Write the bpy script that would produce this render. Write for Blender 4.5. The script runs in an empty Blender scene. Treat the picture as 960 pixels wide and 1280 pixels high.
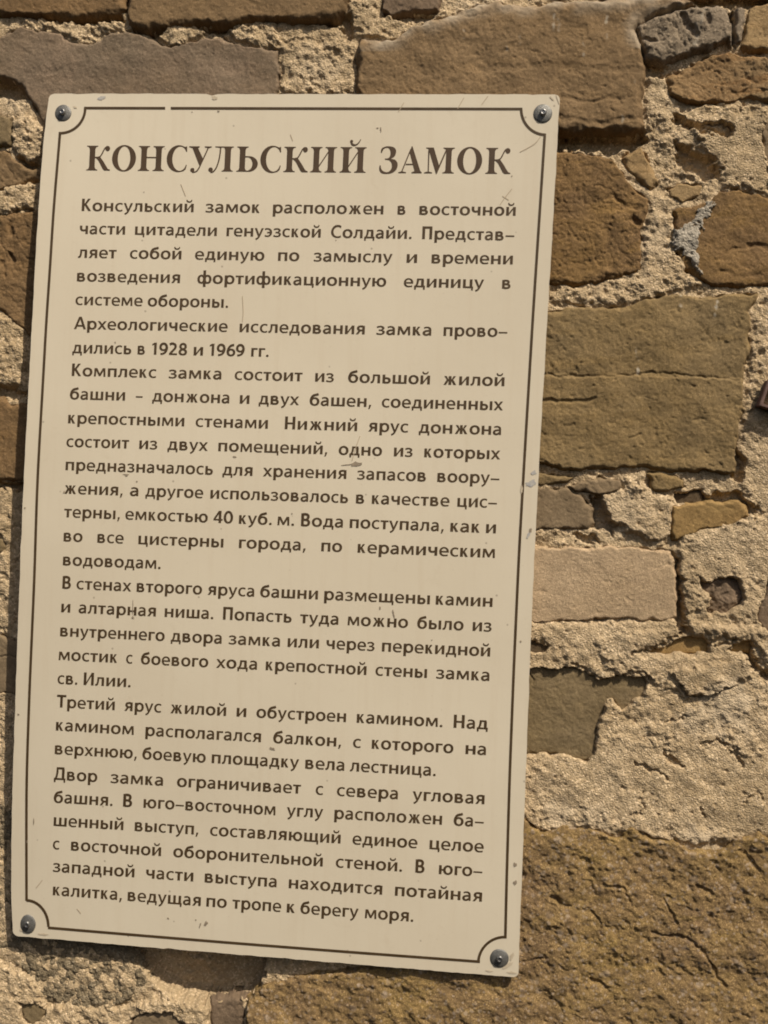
import bpy, math, random
import numpy as np

# ------------------------------------------------------------------ camera, light, exposure
SC = bpy.context.scene
COL = SC.collection
F, CX, CY, DIST = 1300.0, 480.0, 640.0, 1.22          # focal length in photo pixels, metres to the wall
# wall axes in camera space (x right, y down, z forward): a slight turn and roll of the hand-held camera
ax = np.array([.9955, .030, -.094]); ax /= np.linalg.norm(ax)
dn = np.array([-.040, .999, .006]); dn -= ax * dn.dot(ax); dn /= np.linalg.norm(dn)
fw = np.cross(ax, dn)                                   # into the wall
R = np.stack([ax, fw, -dn])                             # rows: world X, world Y (into the wall), world Z, in camera space
CAM = -DIST * (R @ np.array([0, 0, 1.0]))               # the optical axis meets the wall plane at the origin
cam = bpy.data.objects.new('camera', bpy.data.cameras.new('camera'))
COL.objects.link(cam)
from mathutils import Matrix
Rb = R @ np.diag([1, -1, -1])                           # Blender camera: x right, y up, looks along -z
M4 = Matrix([[*Rb[0], CAM[0]], [*Rb[1], CAM[1]], [*Rb[2], CAM[2]], [0, 0, 0, 1]])
cam.matrix_world = M4
cam.data.sensor_fit = 'VERTICAL'; cam.data.sensor_height = 24.0; cam.data.lens = 24.0 * F / 1280.0
cam.data.clip_start = .02; cam.data.clip_end = 50
SC.camera = cam

EL, AZ = math.radians(51.5), math.radians(40)           # sun: high, to the right of the wall's normal
w = bpy.data.worlds.new('World'); SC.world = w; w.use_nodes = True
nt = w.node_tree; nt.nodes.clear()
sky = nt.nodes.new('ShaderNodeTexSky'); sky.sky_type = 'NISHITA'; sky.sun_disc = False
sky.sun_elevation = EL; sky.sun_rotation = math.pi - AZ
sky.dust_density = 4.0; sky.air_density = 1.0; sky.ozone_density = .6
bg = nt.nodes.new('ShaderNodeBackground'); bg.inputs[1].default_value = .075
wo = nt.nodes.new('ShaderNodeOutputWorld')
nt.links.new(sky.outputs[0], bg.inputs[0]); nt.links.new(bg.outputs[0], wo.inputs[0])
ld = bpy.data.lights.new('sun', 'SUN'); ld.energy = 4.7; ld.angle = math.radians(.6); ld.color = (1, .915, .78)
sun = bpy.data.objects.new('sun', ld); COL.objects.link(sun)
from mathutils import Vector
SD = Vector((math.cos(EL) * math.sin(AZ), -math.cos(EL) * math.cos(AZ), math.sin(EL)))
sun.rotation_euler = SD.to_track_quat('Z', 'Y').to_euler(); sun.location = SD * 5
SC.view_settings.view_transform = 'Standard'; SC.view_settings.look = 'None'
SC.view_settings.exposure = -.09; SC.view_settings.gamma = 1
SC.cycles.filter_width = 1.85                             # the photograph is a little soft
SC.cycles.max_bounces = 5

# ------------------------------------------------------------------ geometry helpers
MM = .001
def ray(px, py, d=0.0):
    """point of the layer d metres in front of the wall plane seen at a photo pixel"""
    px = np.asarray(px, float); py = np.asarray(py, float); d = np.asarray(d, float)
    v = np.stack(np.broadcast_arrays((px - CX) / F, (py - CY) / F, np.ones_like(px)), -1) @ R.T
    t = (-d - CAM[1]) / v[..., 1]
    return CAM + v * t[..., None]
def toward(P, c=CAM): return P
def mmpoly(pts, d=0.0):
    a = np.array(pts, float); p = ray(a[:, 0], a[:, 1], d)
    return np.stack([p[:, 0], p[:, 2]], -1) / MM

def h2(ix, iy, seed):
    ix = ix.astype(np.int64); iy = iy.astype(np.int64)
    n = (ix * 374761393 + iy * 668265263 + seed * 2147483647 + 1013904223) & 0xffffffff
    n = ((n ^ (n >> 13)) * 1274126177) & 0xffffffff
    n = ((n ^ (n >> 16)) * 2246822519) & 0xffffffff
    return ((n ^ (n >> 15)) & 0xffffff) / float(0xffffff)
def turn(x, y, s, seed):                                # every noise layer has its own direction
    a = .5 + seed * 1.7; return (x * math.cos(a) - y * math.sin(a)) / s, (x * math.sin(a) + y * math.cos(a)) / s
def vn(x, y, s, seed):
    x, y = turn(x, y, s, seed)
    ix = np.floor(x); iy = np.floor(y); fx = x - ix; fy = y - iy
    ux = fx * fx * fx * (fx * (fx * 6 - 15) + 10); uy = fy * fy * fy * (fy * (fy * 6 - 15) + 10)
    g = 0
    for a in (0, 1):
        for b in (0, 1):
            an = h2(ix + a, iy + b, seed) * 6.2831853
            d = np.cos(an) * (fx - a) + np.sin(an) * (fy - b)
            g = g + d * (ux if a else 1 - ux) * (uy if b else 1 - uy)
    return g * 1.5
def fbm(x, y, s, o, seed, gain=.5):
    r = 0; a = 1.0
    for k in range(o):
        r = r + a * vn(x, y, s, seed + 17 * k); s /= 2.03; a *= gain
    return r
def cells(x, y, s, seed):
    x, y = turn(x, y, s, seed); ix = np.floor(x); iy = np.floor(y)
    f1 = np.full(x.shape, 9.0); idv = np.zeros(x.shape)
    for a in (-1, 0, 1):
        for b in (-1, 0, 1):
            cx = ix + a + h2(ix + a, iy + b, seed); cy = iy + b + h2(ix + a, iy + b, seed + 5)
            d = np.hypot(x - cx, y - cy); m = d < f1
            f1 = np.where(m, d, f1); idv = np.where(m, h2(ix + a, iy + b, seed + 9), idv)
    return f1, idv
def sdf(x, y, poly):
    """signed distance, positive inside"""
    n = len(poly); best = np.full(x.shape, 1e9); ins = np.zeros(x.shape, bool)
    for i in range(n):
        ax_, ay_ = poly[i]; bx, by = poly[(i + 1) % n]
        ex, ey = bx - ax_, by - ay_; L = ex * ex + ey * ey + 1e-9
        t = np.clip(((x - ax_) * ex + (y - ay_) * ey) / L, 0, 1)
        best = np.minimum(best, np.hypot(x - ax_ - t * ex, y - ay_ - t * ey))
        c = ((ay_ > y) != (by > y)) & (x < ex * (y - ay_) / (ey + (1e-12 if ey == 0 else 0)) + ax_)
        ins ^= c
    return np.where(ins, best, -best)
def linedist(x, y, pts):
    best = np.full(x.shape, 1e9)
    for (ax_, ay_), (bx, by) in zip(pts[:-1], pts[1:]):
        ex, ey = bx - ax_, by - ay_; L = ex * ex + ey * ey + 1e-9
        t = np.clip(((x - ax_) * ex + (y - ay_) * ey) / L, 0, 1)
        best = np.minimum(best, np.hypot(x - ax_ - t * ex, y - ay_ - t * ey))
    return best
def smooth(e0, e1, x):
    t = np.clip((x - e0) / (e1 - e0), 0, 1); return t * t * (3 - 2 * t)

def link(name, me, mat=None, parent=None):
    o = bpy.data.objects.new(name, me); COL.objects.link(o)
    if mat is not None and me is not None: me.materials.append(mat)
    if parent is not None: o.parent = parent
    return o
def raw_mesh(name, V, Fc, mat, parent=None, shade=True, attrs=None):
    """V (n,3) metres, Fc (m,k) equal-sided faces"""
    me = bpy.data.meshes.new(name); V = np.asarray(V, np.float32); Fc = np.asarray(Fc, np.int32)
    k = Fc.shape[1]
    me.vertices.add(len(V)); me.vertices.foreach_set('co', V.ravel())
    me.loops.add(Fc.size); me.loops.foreach_set('vertex_index', Fc.ravel())
    me.polygons.add(len(Fc)); me.polygons.foreach_set('loop_start', np.arange(len(Fc), dtype=np.int32) * k)
    me.polygons.foreach_set('loop_total', np.full(len(Fc), k, np.int32))
    me.polygons.foreach_set('use_smooth', np.full(len(Fc), shade))
    me.update(calc_edges=True); me.validate()
    for nme, arr in (attrs or {}).items():
        a = me.attributes.new(nme, 'FLOAT', 'POINT'); a.data.foreach_set('value', np.asarray(arr, np.float32))
    return link(name, me, mat, parent)
def field_mesh(name, X, Z, H, keep, mat, parent, attrs=None):
    """heightfield over wall coordinates in mm; H = mm in front of the wall plane; keep masks vertices"""
    n0, n1 = X.shape; idx = np.arange(n0 * n1).reshape(n0, n1)
    q = keep[:-1, :-1] | keep[1:, :-1] | keep[:-1, 1:] | keep[1:, 1:]
    Fc = np.stack([idx[:-1, :-1][q], idx[1:, :-1][q], idx[1:, 1:][q], idx[:-1, 1:][q]], -1)[:, ::-1]
    used = np.unique(Fc); rm = np.full(n0 * n1, -1, np.int32); rm[used] = np.arange(len(used))
    V = np.stack([X.ravel(), -H.ravel(), Z.ravel()], -1)[used] * MM
    at = {k: v.ravel()[used] for k, v in (attrs or {}).items()}
    o = raw_mesh(name, V, rm[Fc], mat, parent, True, at)
    return o

# ------------------------------------------------------------------ materials
def mat_base(name):
    m = bpy.data.materials.new(name); m.use_nodes = True; t = m.node_tree
    for n in list(t.nodes):
        if n.type not in ('BSDF_PRINCIPLED', 'OUTPUT_MATERIAL'): t.nodes.remove(n)
    return m, t, t.nodes['Principled BSDF']
def N(t, kind, **kw):
    n = t.nodes.new(kind)
    for k, v in kw.items():
        if k in ('operation', 'blend_type', 'data_type', 'feature', 'attribute_name', 'noise_dimensions', 'clamp_factor'): setattr(n, k, v)
        else: n.inputs[k].default_value = v
    return n
def noise(t, co, s, d=4, r=.55, dist=0.0):
    n = N(t, 'ShaderNodeTexNoise', Scale=s, Detail=d, Roughness=r, Distortion=dist); t.links.new(co, n.inputs['Vector']); return n.outputs['Fac']
def rng(t, fac, a, b, c=0., d=1.):
    n = t.nodes.new('ShaderNodeMapRange'); n.inputs[1].default_value = a; n.inputs[2].default_value = b
    n.inputs[3].default_value = c; n.inputs[4].default_value = d; t.links.new(fac, n.inputs[0]); return n.outputs[0]
def mix(t, fac, A, B, mode='MIX'):
    n = t.nodes.new('ShaderNodeMix'); n.data_type = 'RGBA'; n.blend_type = mode
    if isinstance(fac, (int, float)): n.inputs[0].default_value = fac
    else: t.links.new(fac, n.inputs[0])
    for s, v in ((6, A), (7, B)):
        if isinstance(v, tuple): n.inputs[s].default_value = (*v[:3], 1)
        else: t.links.new(v, n.inputs[s])
    return n.outputs[2]
def coords(t, seed=0, sc=(1, 1, 1)):
    g = t.nodes.new('ShaderNodeTexCoord'); mp = t.nodes.new('ShaderNodeMapping')
    mp.inputs['Location'].default_value = (seed * 1.37, seed * .71, seed * 2.13); mp.inputs['Scale'].default_value = sc
    if sc == (1, 1, 1): mp.inputs['Rotation'].default_value = (.6 + seed, .9, .4 + seed * .3)
    t.links.new(g.outputs['Object'], mp.inputs[0]); return mp.outputs[0]

def stone_mat(name, a, b, c, seed, band=0.35, grain=.35, bump=.5, speck=.25, kind=''):
    """a main colour, b second colour in patches, c vein / rust colour"""
    m, t, P = mat_base(name)
    wf = 1.0 if name in ('pale_limestone', 'grey_sandstone', 'grey_schist') else .90; a, b, c = [(v[0] * 1.03, v[1] * 1.0, v[2] * wf) for v in (a, b, c)]
    co = coords(t, seed); cb = coords(t, seed + 3, (.35, 1, 1.6))
    base = mix(t, rng(t, noise(t, co, 16, 5, .6, .4), .38, .62), a, b)
    base = mix(t, rng(t, noise(t, cb, 26, 6, .62, .8), .52, .72, 0, band * 1.6), base, c)
    dark = tuple(v * .45 for v in a); lite = tuple(min(1, v * 1.75 + .03) for v in a)
    g1 = noise(t, co, 420, 3, .7)
    base = mix(t, rng(t, g1, .36, .52, grain * 1.25, 0), base, dark)
    base = mix(t, rng(t, noise(t, coords(t, seed + 11), 8, 3, .5), .4, .6, 0, .4), base, tuple(v * .8 for v in c))
    base = mix(t, rng(t, noise(t, coords(t, seed + 13), 190, 5, .75), .56, .72, 0, .35), base, lite)
    base = mix(t, rng(t, noise(t, co, 620, 2, .6), .55, .70, 0, speck * 1.5 + .1), base, lite)
    vo = t.nodes.new('ShaderNodeTexVoronoi'); vo.inputs['Scale'].default_value = 110; t.links.new(co, vo.inputs['Vector'])
    base = mix(t, rng(t, vo.outputs['Distance'], .10, .2, .45 * speck + .1, 0), base, tuple(v * .5 for v in c))
    base = mix(t, rng(t, noise(t, coords(t, seed + 7), 48, 6, .7, .3), .42, .68, 0, .55), base, tuple(v * .68 for v in b))
    base = mix(t, rng(t, noise(t, coords(t, seed + 9), 75, 6, .7, .3), .55, .75, 0, .4), base, tuple(v * 1.25 for v in a))
    if kind == 'conglom':                                 # embedded grains, each its own tone
        for sc_, lo_, am in ((150, .80, .55), (260, .74, .6), (90, .9, .5)):
            vo = t.nodes.new('ShaderNodeTexVoronoi'); vo.inputs['Scale'].default_value = sc_; vo.inputs['Randomness'].default_value = 1; t.links.new(coords(t, sc_), vo.inputs['Vector'])
            sp = t.nodes.new('ShaderNodeSeparateColor'); t.links.new(vo.outputs['Color'], sp.inputs[0])
            ins = t.nodes.new('ShaderNodeMath'); ins.operation = 'MULTIPLY'
            t.links.new(rng(t, sp.outputs[0], lo_, lo_ + .05, 0, am), ins.inputs[0]); t.links.new(rng(t, vo.outputs['Distance'], .25, .5, 1, 0), ins.inputs[1])
            base = mix(t, ins.outputs[0], base, (.58, .45, .33))
            i2 = t.nodes.new('ShaderNodeMath'); i2.operation = 'MULTIPLY'
            t.links.new(rng(t, sp.outputs[1], .8, .85, 0, am), i2.inputs[0]); t.links.new(rng(t, vo.outputs['Distance'], .25, .5, 1, 0), i2.inputs[1])
            base = mix(t, i2.outputs[0], base, (.17, .11, .06))
    at = t.nodes.new('ShaderNodeAttribute'); at.attribute_name = 'lime'
    base = mix(t, at.outputs['Fac'], base, (.60, .52, .40))
    t.links.new(base, P.inputs['Base Color']); P.inputs['Roughness'].default_value = .9
    P.inputs['Specular IOR Level'].default_value = .25
    s = t.nodes.new('ShaderNodeMath'); s.operation = 'ADD'
    t.links.new(noise(t, co, 330, 6, .78), s.inputs[0]); t.links.new(rng(t, noise(t, co, 820, 3, .75), 0, 1, 0, .9), s.inputs[1])
    bm = t.nodes.new('ShaderNodeBump'); bm.inputs['Strength'].default_value = bump; bm.inputs['Distance'].default_value = .0027
    t.links.new(s.outputs[0], bm.inputs['Height']); t.links.new(bm.outputs[0], P.inputs['Normal'])
    return m
def mortar_mat(name, a, b, c, seed, bump=.8, grain=1.0):
    m, t, P = mat_base(name)
    co = coords(t, seed)
    base = mix(t, rng(t, noise(t, co, 11, 5, .6), .36, .64), a, b)
    vo = t.nodes.new('ShaderNodeTexVoronoi'); vo.inputs['Scale'].default_value = 480; t.links.new(co, vo.inputs['Vector'])
    sp = t.nodes.new('ShaderNodeSeparateColor'); t.links.new(vo.outputs['Color'], sp.inputs[0])
    base = mix(t, rng(t, sp.outputs[0], .72, .92, 0, .75 * grain), base, tuple(min(.9, v * 1.55 + .05) for v in b))
    base = mix(t, rng(t, sp.outputs[1], .80, .95, 0, .6 * grain), base, c)
    base = mix(t, rng(t, noise(t, co, 55, 5, .65), .55, .75, 0, .45), base, tuple(v * .62 for v in a))
    base = mix(t, rng(t, noise(t, coords(t, seed + 5), 7, 5, .6, .5), .5, .66, 0, .5), base, tuple(v * .74 for v in a))
    base = mix(t, rng(t, noise(t, coords(t, seed + 6), 22, 6, .7, .3), .56, .7, 0, .5), base, tuple(min(.8, v * 1.22) for v in b))
    at = t.nodes.new('ShaderNodeAttribute'); at.attribute_name = 'lime'
    base = mix(t, at.outputs['Fac'], base, (.60, .48, .33))
    t.links.new(base, P.inputs['Base Color']); P.inputs['Roughness'].default_value = .95
    P.inputs['Specular IOR Level'].default_value = .15
    s = t.nodes.new('ShaderNodeMath'); s.operation = 'ADD'
    t.links.new(noise(t, co, 400, 5, .72), s.inputs[0]); t.links.new(rng(t, vo.outputs['Distance'], 0, .6, .5, 0), s.inputs[1])
    bm = t.nodes.new('ShaderNodeBump'); bm.inputs['Strength'].default_value = bump; bm.inputs['Distance'].default_value = .0026
    t.links.new(s.outputs[0], bm.inputs['Height']); t.links.new(bm.outputs[0], P.inputs['Normal'])
    return m
def plain(name, col, rough=.6, metal=0., spec=.4, var=None, vs=60, bump=0., seed=0):
    m, t, P = mat_base(name); co = coords(t, seed)
    if var: t.links.new(mix(t, rng(t, noise(t, co, vs, 5, .65), .35, .65), col, var), P.inputs['Base Color'])
    else: P.inputs['Base Color'].default_value = (*col, 1)
    P.inputs['Roughness'].default_value = rough; P.inputs['Metallic'].default_value = metal; P.inputs['Specular IOR Level'].default_value = spec
    if bump:
        bm = t.nodes.new('ShaderNodeBump'); bm.inputs['Strength'].default_value = bump; bm.inputs['Distance'].default_value = .001
        t.links.new(noise(t, co, vs * 4, 4, .6), bm.inputs['Height']); t.links.new(bm.outputs[0], P.inputs['Normal'])
    return m

PAL = {  # sandstone kinds
 'brown': stone_mat('brown_sandstone', (.235, .152, .080), (.190, .122, .065), (.28, .165, .070), 1, .4, .4, .5),
 'umber': stone_mat('umber_sandstone', (.245, .165, .092), (.205, .137, .076), (.25, .16, .078), 2, .35, .35, .4, .2),
 'grey': stone_mat('grey_sandstone', (.240, .176, .115), (.190, .146, .095), (.235, .162, .090), 3, .3, .35, .4, .2),
 'green': stone_mat('olive_brown_sandstone', (.270, .192, .098), (.215, .155, .084), (.26, .172, .070), 4, .4, .4, .5, .2),
 'rust': stone_mat('rusty_sandstone', (.255, .158, .070), (.185, .115, .060), (.29, .175, .055), 5, .6, .4, .6, .3),
 'orange': stone_mat('ochre_stone', (.36, .250, .140), (.29, .19, .098), (.37, .20, .080), 6, .6, .35, .8, .4),
 'ochre': stone_mat('flat_ochre_stone', (.32, .21, .090), (.27, .170, .070), (.34, .23, .10), 7, .4, .25, .4, .2),
 'blue': stone_mat('grey_schist', (.44, .35, .235), (.29, .228, .150), (.38, .31, .23), 8, .6, .35, .9, .4),
 'purple': stone_mat('purplish_sandstone', (.205, .148, .105), (.165, .117, .080), (.24, .165, .11), 9, .3, .3, .4, .15),
 'pale': stone_mat('pale_limestone', (.50, .375, .232), (.46, .34, .205), (.49, .35, .195), 10, .3, .15, .55, .3),
 'tan': stone_mat('tan_sandstone', (.39, .275, .150), (.34, .235, .125), (.41, .26, .12), 11, .35, .25, .6, .3),
 'slate': stone_mat('flat_grey_stone', (.240, .178, .115), (.210, .155, .100), (.25, .18, .11), 12, .3, .2, .35, .1),
 'conglom': stone_mat('brown_conglomerate', (.385, .258, .118), (.290, .192, .110), (.43, .295, .095), 13, .6, .45, 1.0, .75, 'conglom'),
 'olive': stone_mat('olive_grey_stone', (.235, .176, .105), (.195, .145, .084), (.25, .180, .088), 14, .35, .3, .45, .15),
 'dark': stone_mat('dark_brown_stone', (.12, .085, .052), (.09, .065, .042), (.15, .10, .055), 15, .3, .3, .6, .1),
}
MORT = mortar_mat('lime_mortar', (.465, .340, .195), (.525, .395, .242), (.22, .15, .085), 21)
RUBB = mortar_mat('coarse_grey_mortar', (.19, .145, .088), (.25, .195, .120), (.12, .09, .055), 22, .9, .8)
CEMB = mortar_mat('pale_grey_cement', (.38, .325, .25), (.43, .375, .295), (.2, .17, .14), 23, .8, .5)

# ------------------------------------------------------------------ the wall
wall = bpy.data.objects.new('stone_wall', None); COL.objects.link(wall)
wall['label'] = 'old brown rubble stone wall with sandy mortar behind the information sign'; wall['category'] = 'wall'

# (material, height over wall plane mm, edge radius mm, roughness mm, outline in photo pixels, extras)
S = []
def st(kind, h, r, rough, pts, **kw): S.append((kind, h, r, rough, pts, kw))
st('brown', 9, 7, 1.3, [(-60,-55),(152,-55),(156,3),(159,14),(150,20),(107,26),(60,24),(0,21),(-60,21)], tiltz=.05, label='brown slab cut off by the top left corner of the photo')
st('umber', 10, 7, 1.2, [(162,-55),(162,30),(169,37),(185,40),(215,37),(245,33),(283,34),(320,28),(360,27),(400,29),(422,26),(433,14),(437,0),(436,-55)])
st('grey', 5, 5, 1.2, [(-60,50),(0,50),(10,40),(25,34),(42,35),(60,39),(76,43),(92,53),(117,55),(128,48),(142,41),(160,40),(184,46),(205,57),(225,58),(248,50),(276,46),(294,55),(320,60),(348,62),(351,90),(345,150),(200,155),(80,152),(59,163),(51,150),(40,130),(31,110),(15,102),(0,96),(-60,92)], pits=.5, label='long grey stone above the top left corner of the sign')
st('purple', 7, 5, 1.0, [(478,-45),(477,17),(490,23),(520,18),(548,17),(552,6),(550,-45)])
st('umber', 12, 9, 1.6, [(449,145),(446,113),(447,62),(455,52),(475,55),(490,53),(518,37),(550,27),(589,11),(621,4),(645,10),(660,9),(700,5),(733,6),(773,2),(815,-2),(845,1),(868,9),(840,15),(806,28),(794,42),(801,65),(805,87),(802,117),(804,160),(790,169),(765,167),(735,167),(700,168),(600,172),(500,160)],
   seams=[([(600,92),(640,90),(690,86),(740,92),(800,92)], 1.0, 5), ([(700,128),(740,131),(790,125)], 1.2, 3), ([(700,152),(740,158),(770,156),(800,150)], 1.4, 4)],
   drips=[(691,24,690,52),(697,30,697,44),(727,60,728,76),(757,24,756,34),(776,150,776,156),(649,52,649,62),(632,62,633,68),(580,44,580,52),(793,104,793,122),(756,50,756,56)], topband=22, label='large smooth brown block above the top right corner of the sign')
st('purple', 4, 4, 1.0, [(668,-60),(664,-6),(700,0),(770,-1),(800,-9),(800,-60)])
st('brown', 6, 5, 1.0, [(806,-60),(806,-10),(840,-4),(900,-8),(1040,-8),(1040,-60)])
st('blue', 13, 10, 3.0, [(793,38),(806,28),(836,20),(870,12),(900,11),(910,13),(909,30),(912,50),(915,60),(907,54),(889,65),(872,66),(855,72),(840,79),(825,81),(810,74),(800,59)], label='fissured grey stone with white veins at the top right')
st('blue', 9, 2, .8, [(918,13),(932,12),(929,37),(923,56),(917,58),(918,36)])
st('blue', 3, 3, .5, [(910,28),(916,30),(915,45),(911,44),(908,38)])
st('tan', 7, 4, 1.2, [(935,12),(960,4),(1000,0),(1040,2),(1040,64),(960,66),(925,64),(929,40)])
st('orange', 7, 6, 3.0, [(829,97),(844,92),(858,84),(880,72),(911,67),(939,70),(960,75),(1040,78),(1040,131),(960,129),(930,126),(892,131),(870,131),(846,129),(836,120)], label='rough ochre orange stone below the grey fissured one')
st('slate', 5, 4, .8, [(954,153),(1000,148),(1030,160),(1030,205),(960,205),(951,192),(949,165)])
st('rust', 6, 7, 2.2, [(600,186),(700,187),(733,192),(763,197),(773,213),(790,233),(812,250),(810,263),(804,287),(803,320),(802,338),(776,347),(716,359),(688,357),(600,362)],
   seams=[([(765,245),(780,258),(800,262)], 3, 4), ([(790,275),(800,282)], 4, 5), ([(762,285),(758,310),(764,338)], 1.0, 6)], label='rusty brown stone right of the title of the sign')
st('tan', 6, 5, 1.4, [(775,198),(800,184),(812,203),(824,231),(812,239),(796,228),(783,214)])
st('tan', 3, 4, .7, [(834,235),(857,229),(880,232),(874,246),(852,254),(838,247)])
st('rust', 5, 6, 1.8, [(840,262),(866,258),(885,252),(900,240),(923,238),(960,245),(1040,246),(1040,356),(960,358),(930,361),(894,359),(876,350),(855,338),(843,312)],
   seams=[([(935,306),(950,308),(975,316)], 3, 4), ([(906,318),(920,311),(940,308)], 1.5, 3), ([(900,340),(920,345),(950,344)], 1, 3)], label='brown stone at the right edge with grey cement on its left end')
st('green', 8, 6, 1.7, [(560,392),(685,389),(729,383),(785,384),(807,373),(847,367),(879,372),(926,367),(949,367),(938,391),(938,434),(929,469),(929,512),(920,550),(919,594),(879,590),(835,590),(801,583),(763,587),(722,589),(697,586),(676,578),(560,585)],
   seams=[([(560,474),(640,472),(679,470)], 3, 3), ([(679,470),(754,472),(801,467),(854,469),(900,474),(930,475)], 2.2, 1.6), ([(660,500),(700,502),(716,503),(742,499)], 3, 3), ([(785,549),(800,541)], 1.5, 1.5)],
   step=(471, 1.6), drips=[(795,435,797,467),(850,370,850,383),(895,378,892,398)], pits=1.2, label='largest olive brown block right of the sign with a crack across it')
st('green', 4, 4, 1.4, [(600,592),(673,592),(717,595),(712,601),(697,605),(673,607),(600,607)])
st('slate', 7, 4, 1.4, [(710,606),(730,602),(750,597),(775,601),(778,611),(757,618),(735,617),(720,613)])
st('green', 6, 5, 1.5, [(807,590),(830,590),(853,598),(856,609),(842,613),(827,615),(812,611)])
st('slate', 3, 4, .8, [(600,609),(670,610),(708,610),(724,617),(738,634),(743,655),(735,661),(700,662),(670,663),(600,664)], label='smooth grey brown stone beside the right edge of the sign')
st('dark', -4, 3, 1.0, [(838,616),(880,612),(882,628),(845,634)])
st('ochre', 6, 4, 1.1, [(840,633),(873,629),(923,627),(935,636),(936,646),(913,657),(873,664),(850,672),(840,677),(837,660)])
st('pale', 5, 4, .7, [(560,683),(668,683),(720,684),(780,682),(815,686),(837,688),(843,702),(845,730),(846,772),(827,777),(783,773),(743,775),(700,777),(560,777)], label='pale dressed limestone block right of the sign')
st('ochre', -1, 3, .7, [(787,817),(808,813),(827,808),(843,797),(860,793),(889,798),(887,817),(853,818)])
st('ochre', -1, 3, .7, [(903,815),(915,803),(927,798),(938,799),(938,816),(920,818)])
st('purple', -4, 11, 3.5, [(872,722),(890,724),(900,718),(923,722),(933,741),(924,759),(908,772),(890,770),(879,763),(888,748),(875,738)], label='small dark stone sunk in the mortar near the right edge')
st('purple', 5, 5, 1.0, [(960,722),(1000,715),(1040,730),(1040,790),(980,798),(952,787),(943,774),(948,756)])
st('dark', 0, 3, 1.0, [(620,797),(665,797),(690,807),(683,817),(650,822),(620,822)])
st('olive', -1, 5, 1.2, [(600,832),(663,832),(717,833),(750,847),(773,842),(807,842),(812,853),(807,868),(787,883),(777,890),(763,876),(755,897),(747,910),(747,943),(730,953),(697,945),(660,943),(600,945)], seams=[([(660,838),(668,850),(666,856)], 1.5, 1.5)], label='olive grey stone half covered by ragged mortar')
st('conglom', 8.5, 5, 2.6, [(540,1035),(655,1020),(668,1030),(677,1038),(703,1033),(737,1033),(755,1040),(773,1047),(787,1033),(805,1038),(817,1048),(840,1048),(857,1060),(880,1063),(907,1060),(920,1047),(945,1037),(960,1047),(1045,1040),(1050,1345),(306,1345),(311,1250),(330,1229),(400,1214),(500,1205)],
   seams=[([(752,1103),(780,1108),(785,1122)], 3.5, 2.5), ([(690,1118),(700,1128),(710,1131)], 4, 3), ([(740,1135),(748,1150),(752,1165)], 3, 2), ([(815,1163),(865,1172),(882,1190),(890,1208),(905,1228)], 4, 2.5), ([(808,1195),(808,1205)], 3, 2.5), ([(650,1200),(670,1196),(680,1192)], 2, 1.5), ([(740,1222),(758,1233)], 4, 3), ([(870,1105),(888,1115)], 4, 3), ([(925,1060),(945,1085)], 4, 4), ([(828,1120),(845,1150)], 3, 2)],
   pebble=1, label='large coarse conglomerate block across the bottom right')
st('olive', 5, 4, 1.2, [(-40,142),(0,144),(16,149),(17,165),(14,182),(0,184),(-40,184)])
st('umber', 1, 6, 2.0, [(-40,188),(0,187),(14,191),(19,200),(32,209),(47,212),(90,214),(90,230),(44,227),(20,233),(0,238),(-40,240)])
st('brown', 3, 6, 2.0, [(-40,272),(0,270),(40,262),(110,262),(110,420),(40,425),(28,410),(15,398),(0,388),(-40,385)], seams=[([(14,280),(16,292)], 4, 4), ([(12,318),(18,326)], 4, 3), ([(3,325),(8,345)], 2, 2)])
st('brown', 4, 6, 1.4, [(-40,494),(0,495),(16,504),(60,506),(90,520),(90,600),(14,602),(0,602),(-40,602)])
st('olive', 3, 4, 1.0, [(-20,674),(2,673),(9,680),(9,689),(2,693),(-20,692)])
st('slate', 2, 4, .9, [(-40,789),(0,791),(14,800),(80,802),(80,870),(9,868),(-40,866)], seams=[([(-40,820),(0,821),(30,821)], 2, 1)])
st('olive', 4, 4, 1.3, [(27,1253),(40,1250),(54,1251),(60,1264),(52,1276),(38,1280),(27,1274)])
st('slate', 6, 5, 1.2, [(160,1285),(168,1272),(183,1262),(205,1260),(221,1262),(230,1278),(230,1330),(160,1330)])
st('purple', 0, 5, 1.6, [(262,1252),(285,1248),(306,1248),(306,1330),(262,1330)])
random.seed(5)                                            # the wall goes on round the photographed part
kinds = ['brown', 'umber', 'green', 'grey', 'rust', 'tan', 'slate', 'ochre']
y = -470
while y < 1740:
    hh = random.uniform(70, 130); x = -480 + random.uniform(-60, 0)
    while x < 1440:
        ww = random.uniform(90, 250)
        if x + ww < -48 or x > 1052 or y + hh < -66 or y > 1352:
            a = [(x, y), (x + ww * .5, y), (x + ww, y), (x + ww, y + hh * .5), (x + ww, y + hh), (x + ww * .5, y + hh), (x, y + hh), (x, y + hh * .5)]
            g = 9
            pts = [(px + (g if px < x + ww * .3 else -g if px > x + ww * .7 else 0) + random.uniform(-8, 8), py + (g if py < y + hh * .3 else -g if py > y + hh * .7 else 0) + random.uniform(-8, 8)) for px, py in a]
            st(random.choice(kinds), random.uniform(3, 8), 7, 2, pts, coarse=1)
        x += ww
    y += hh

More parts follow.
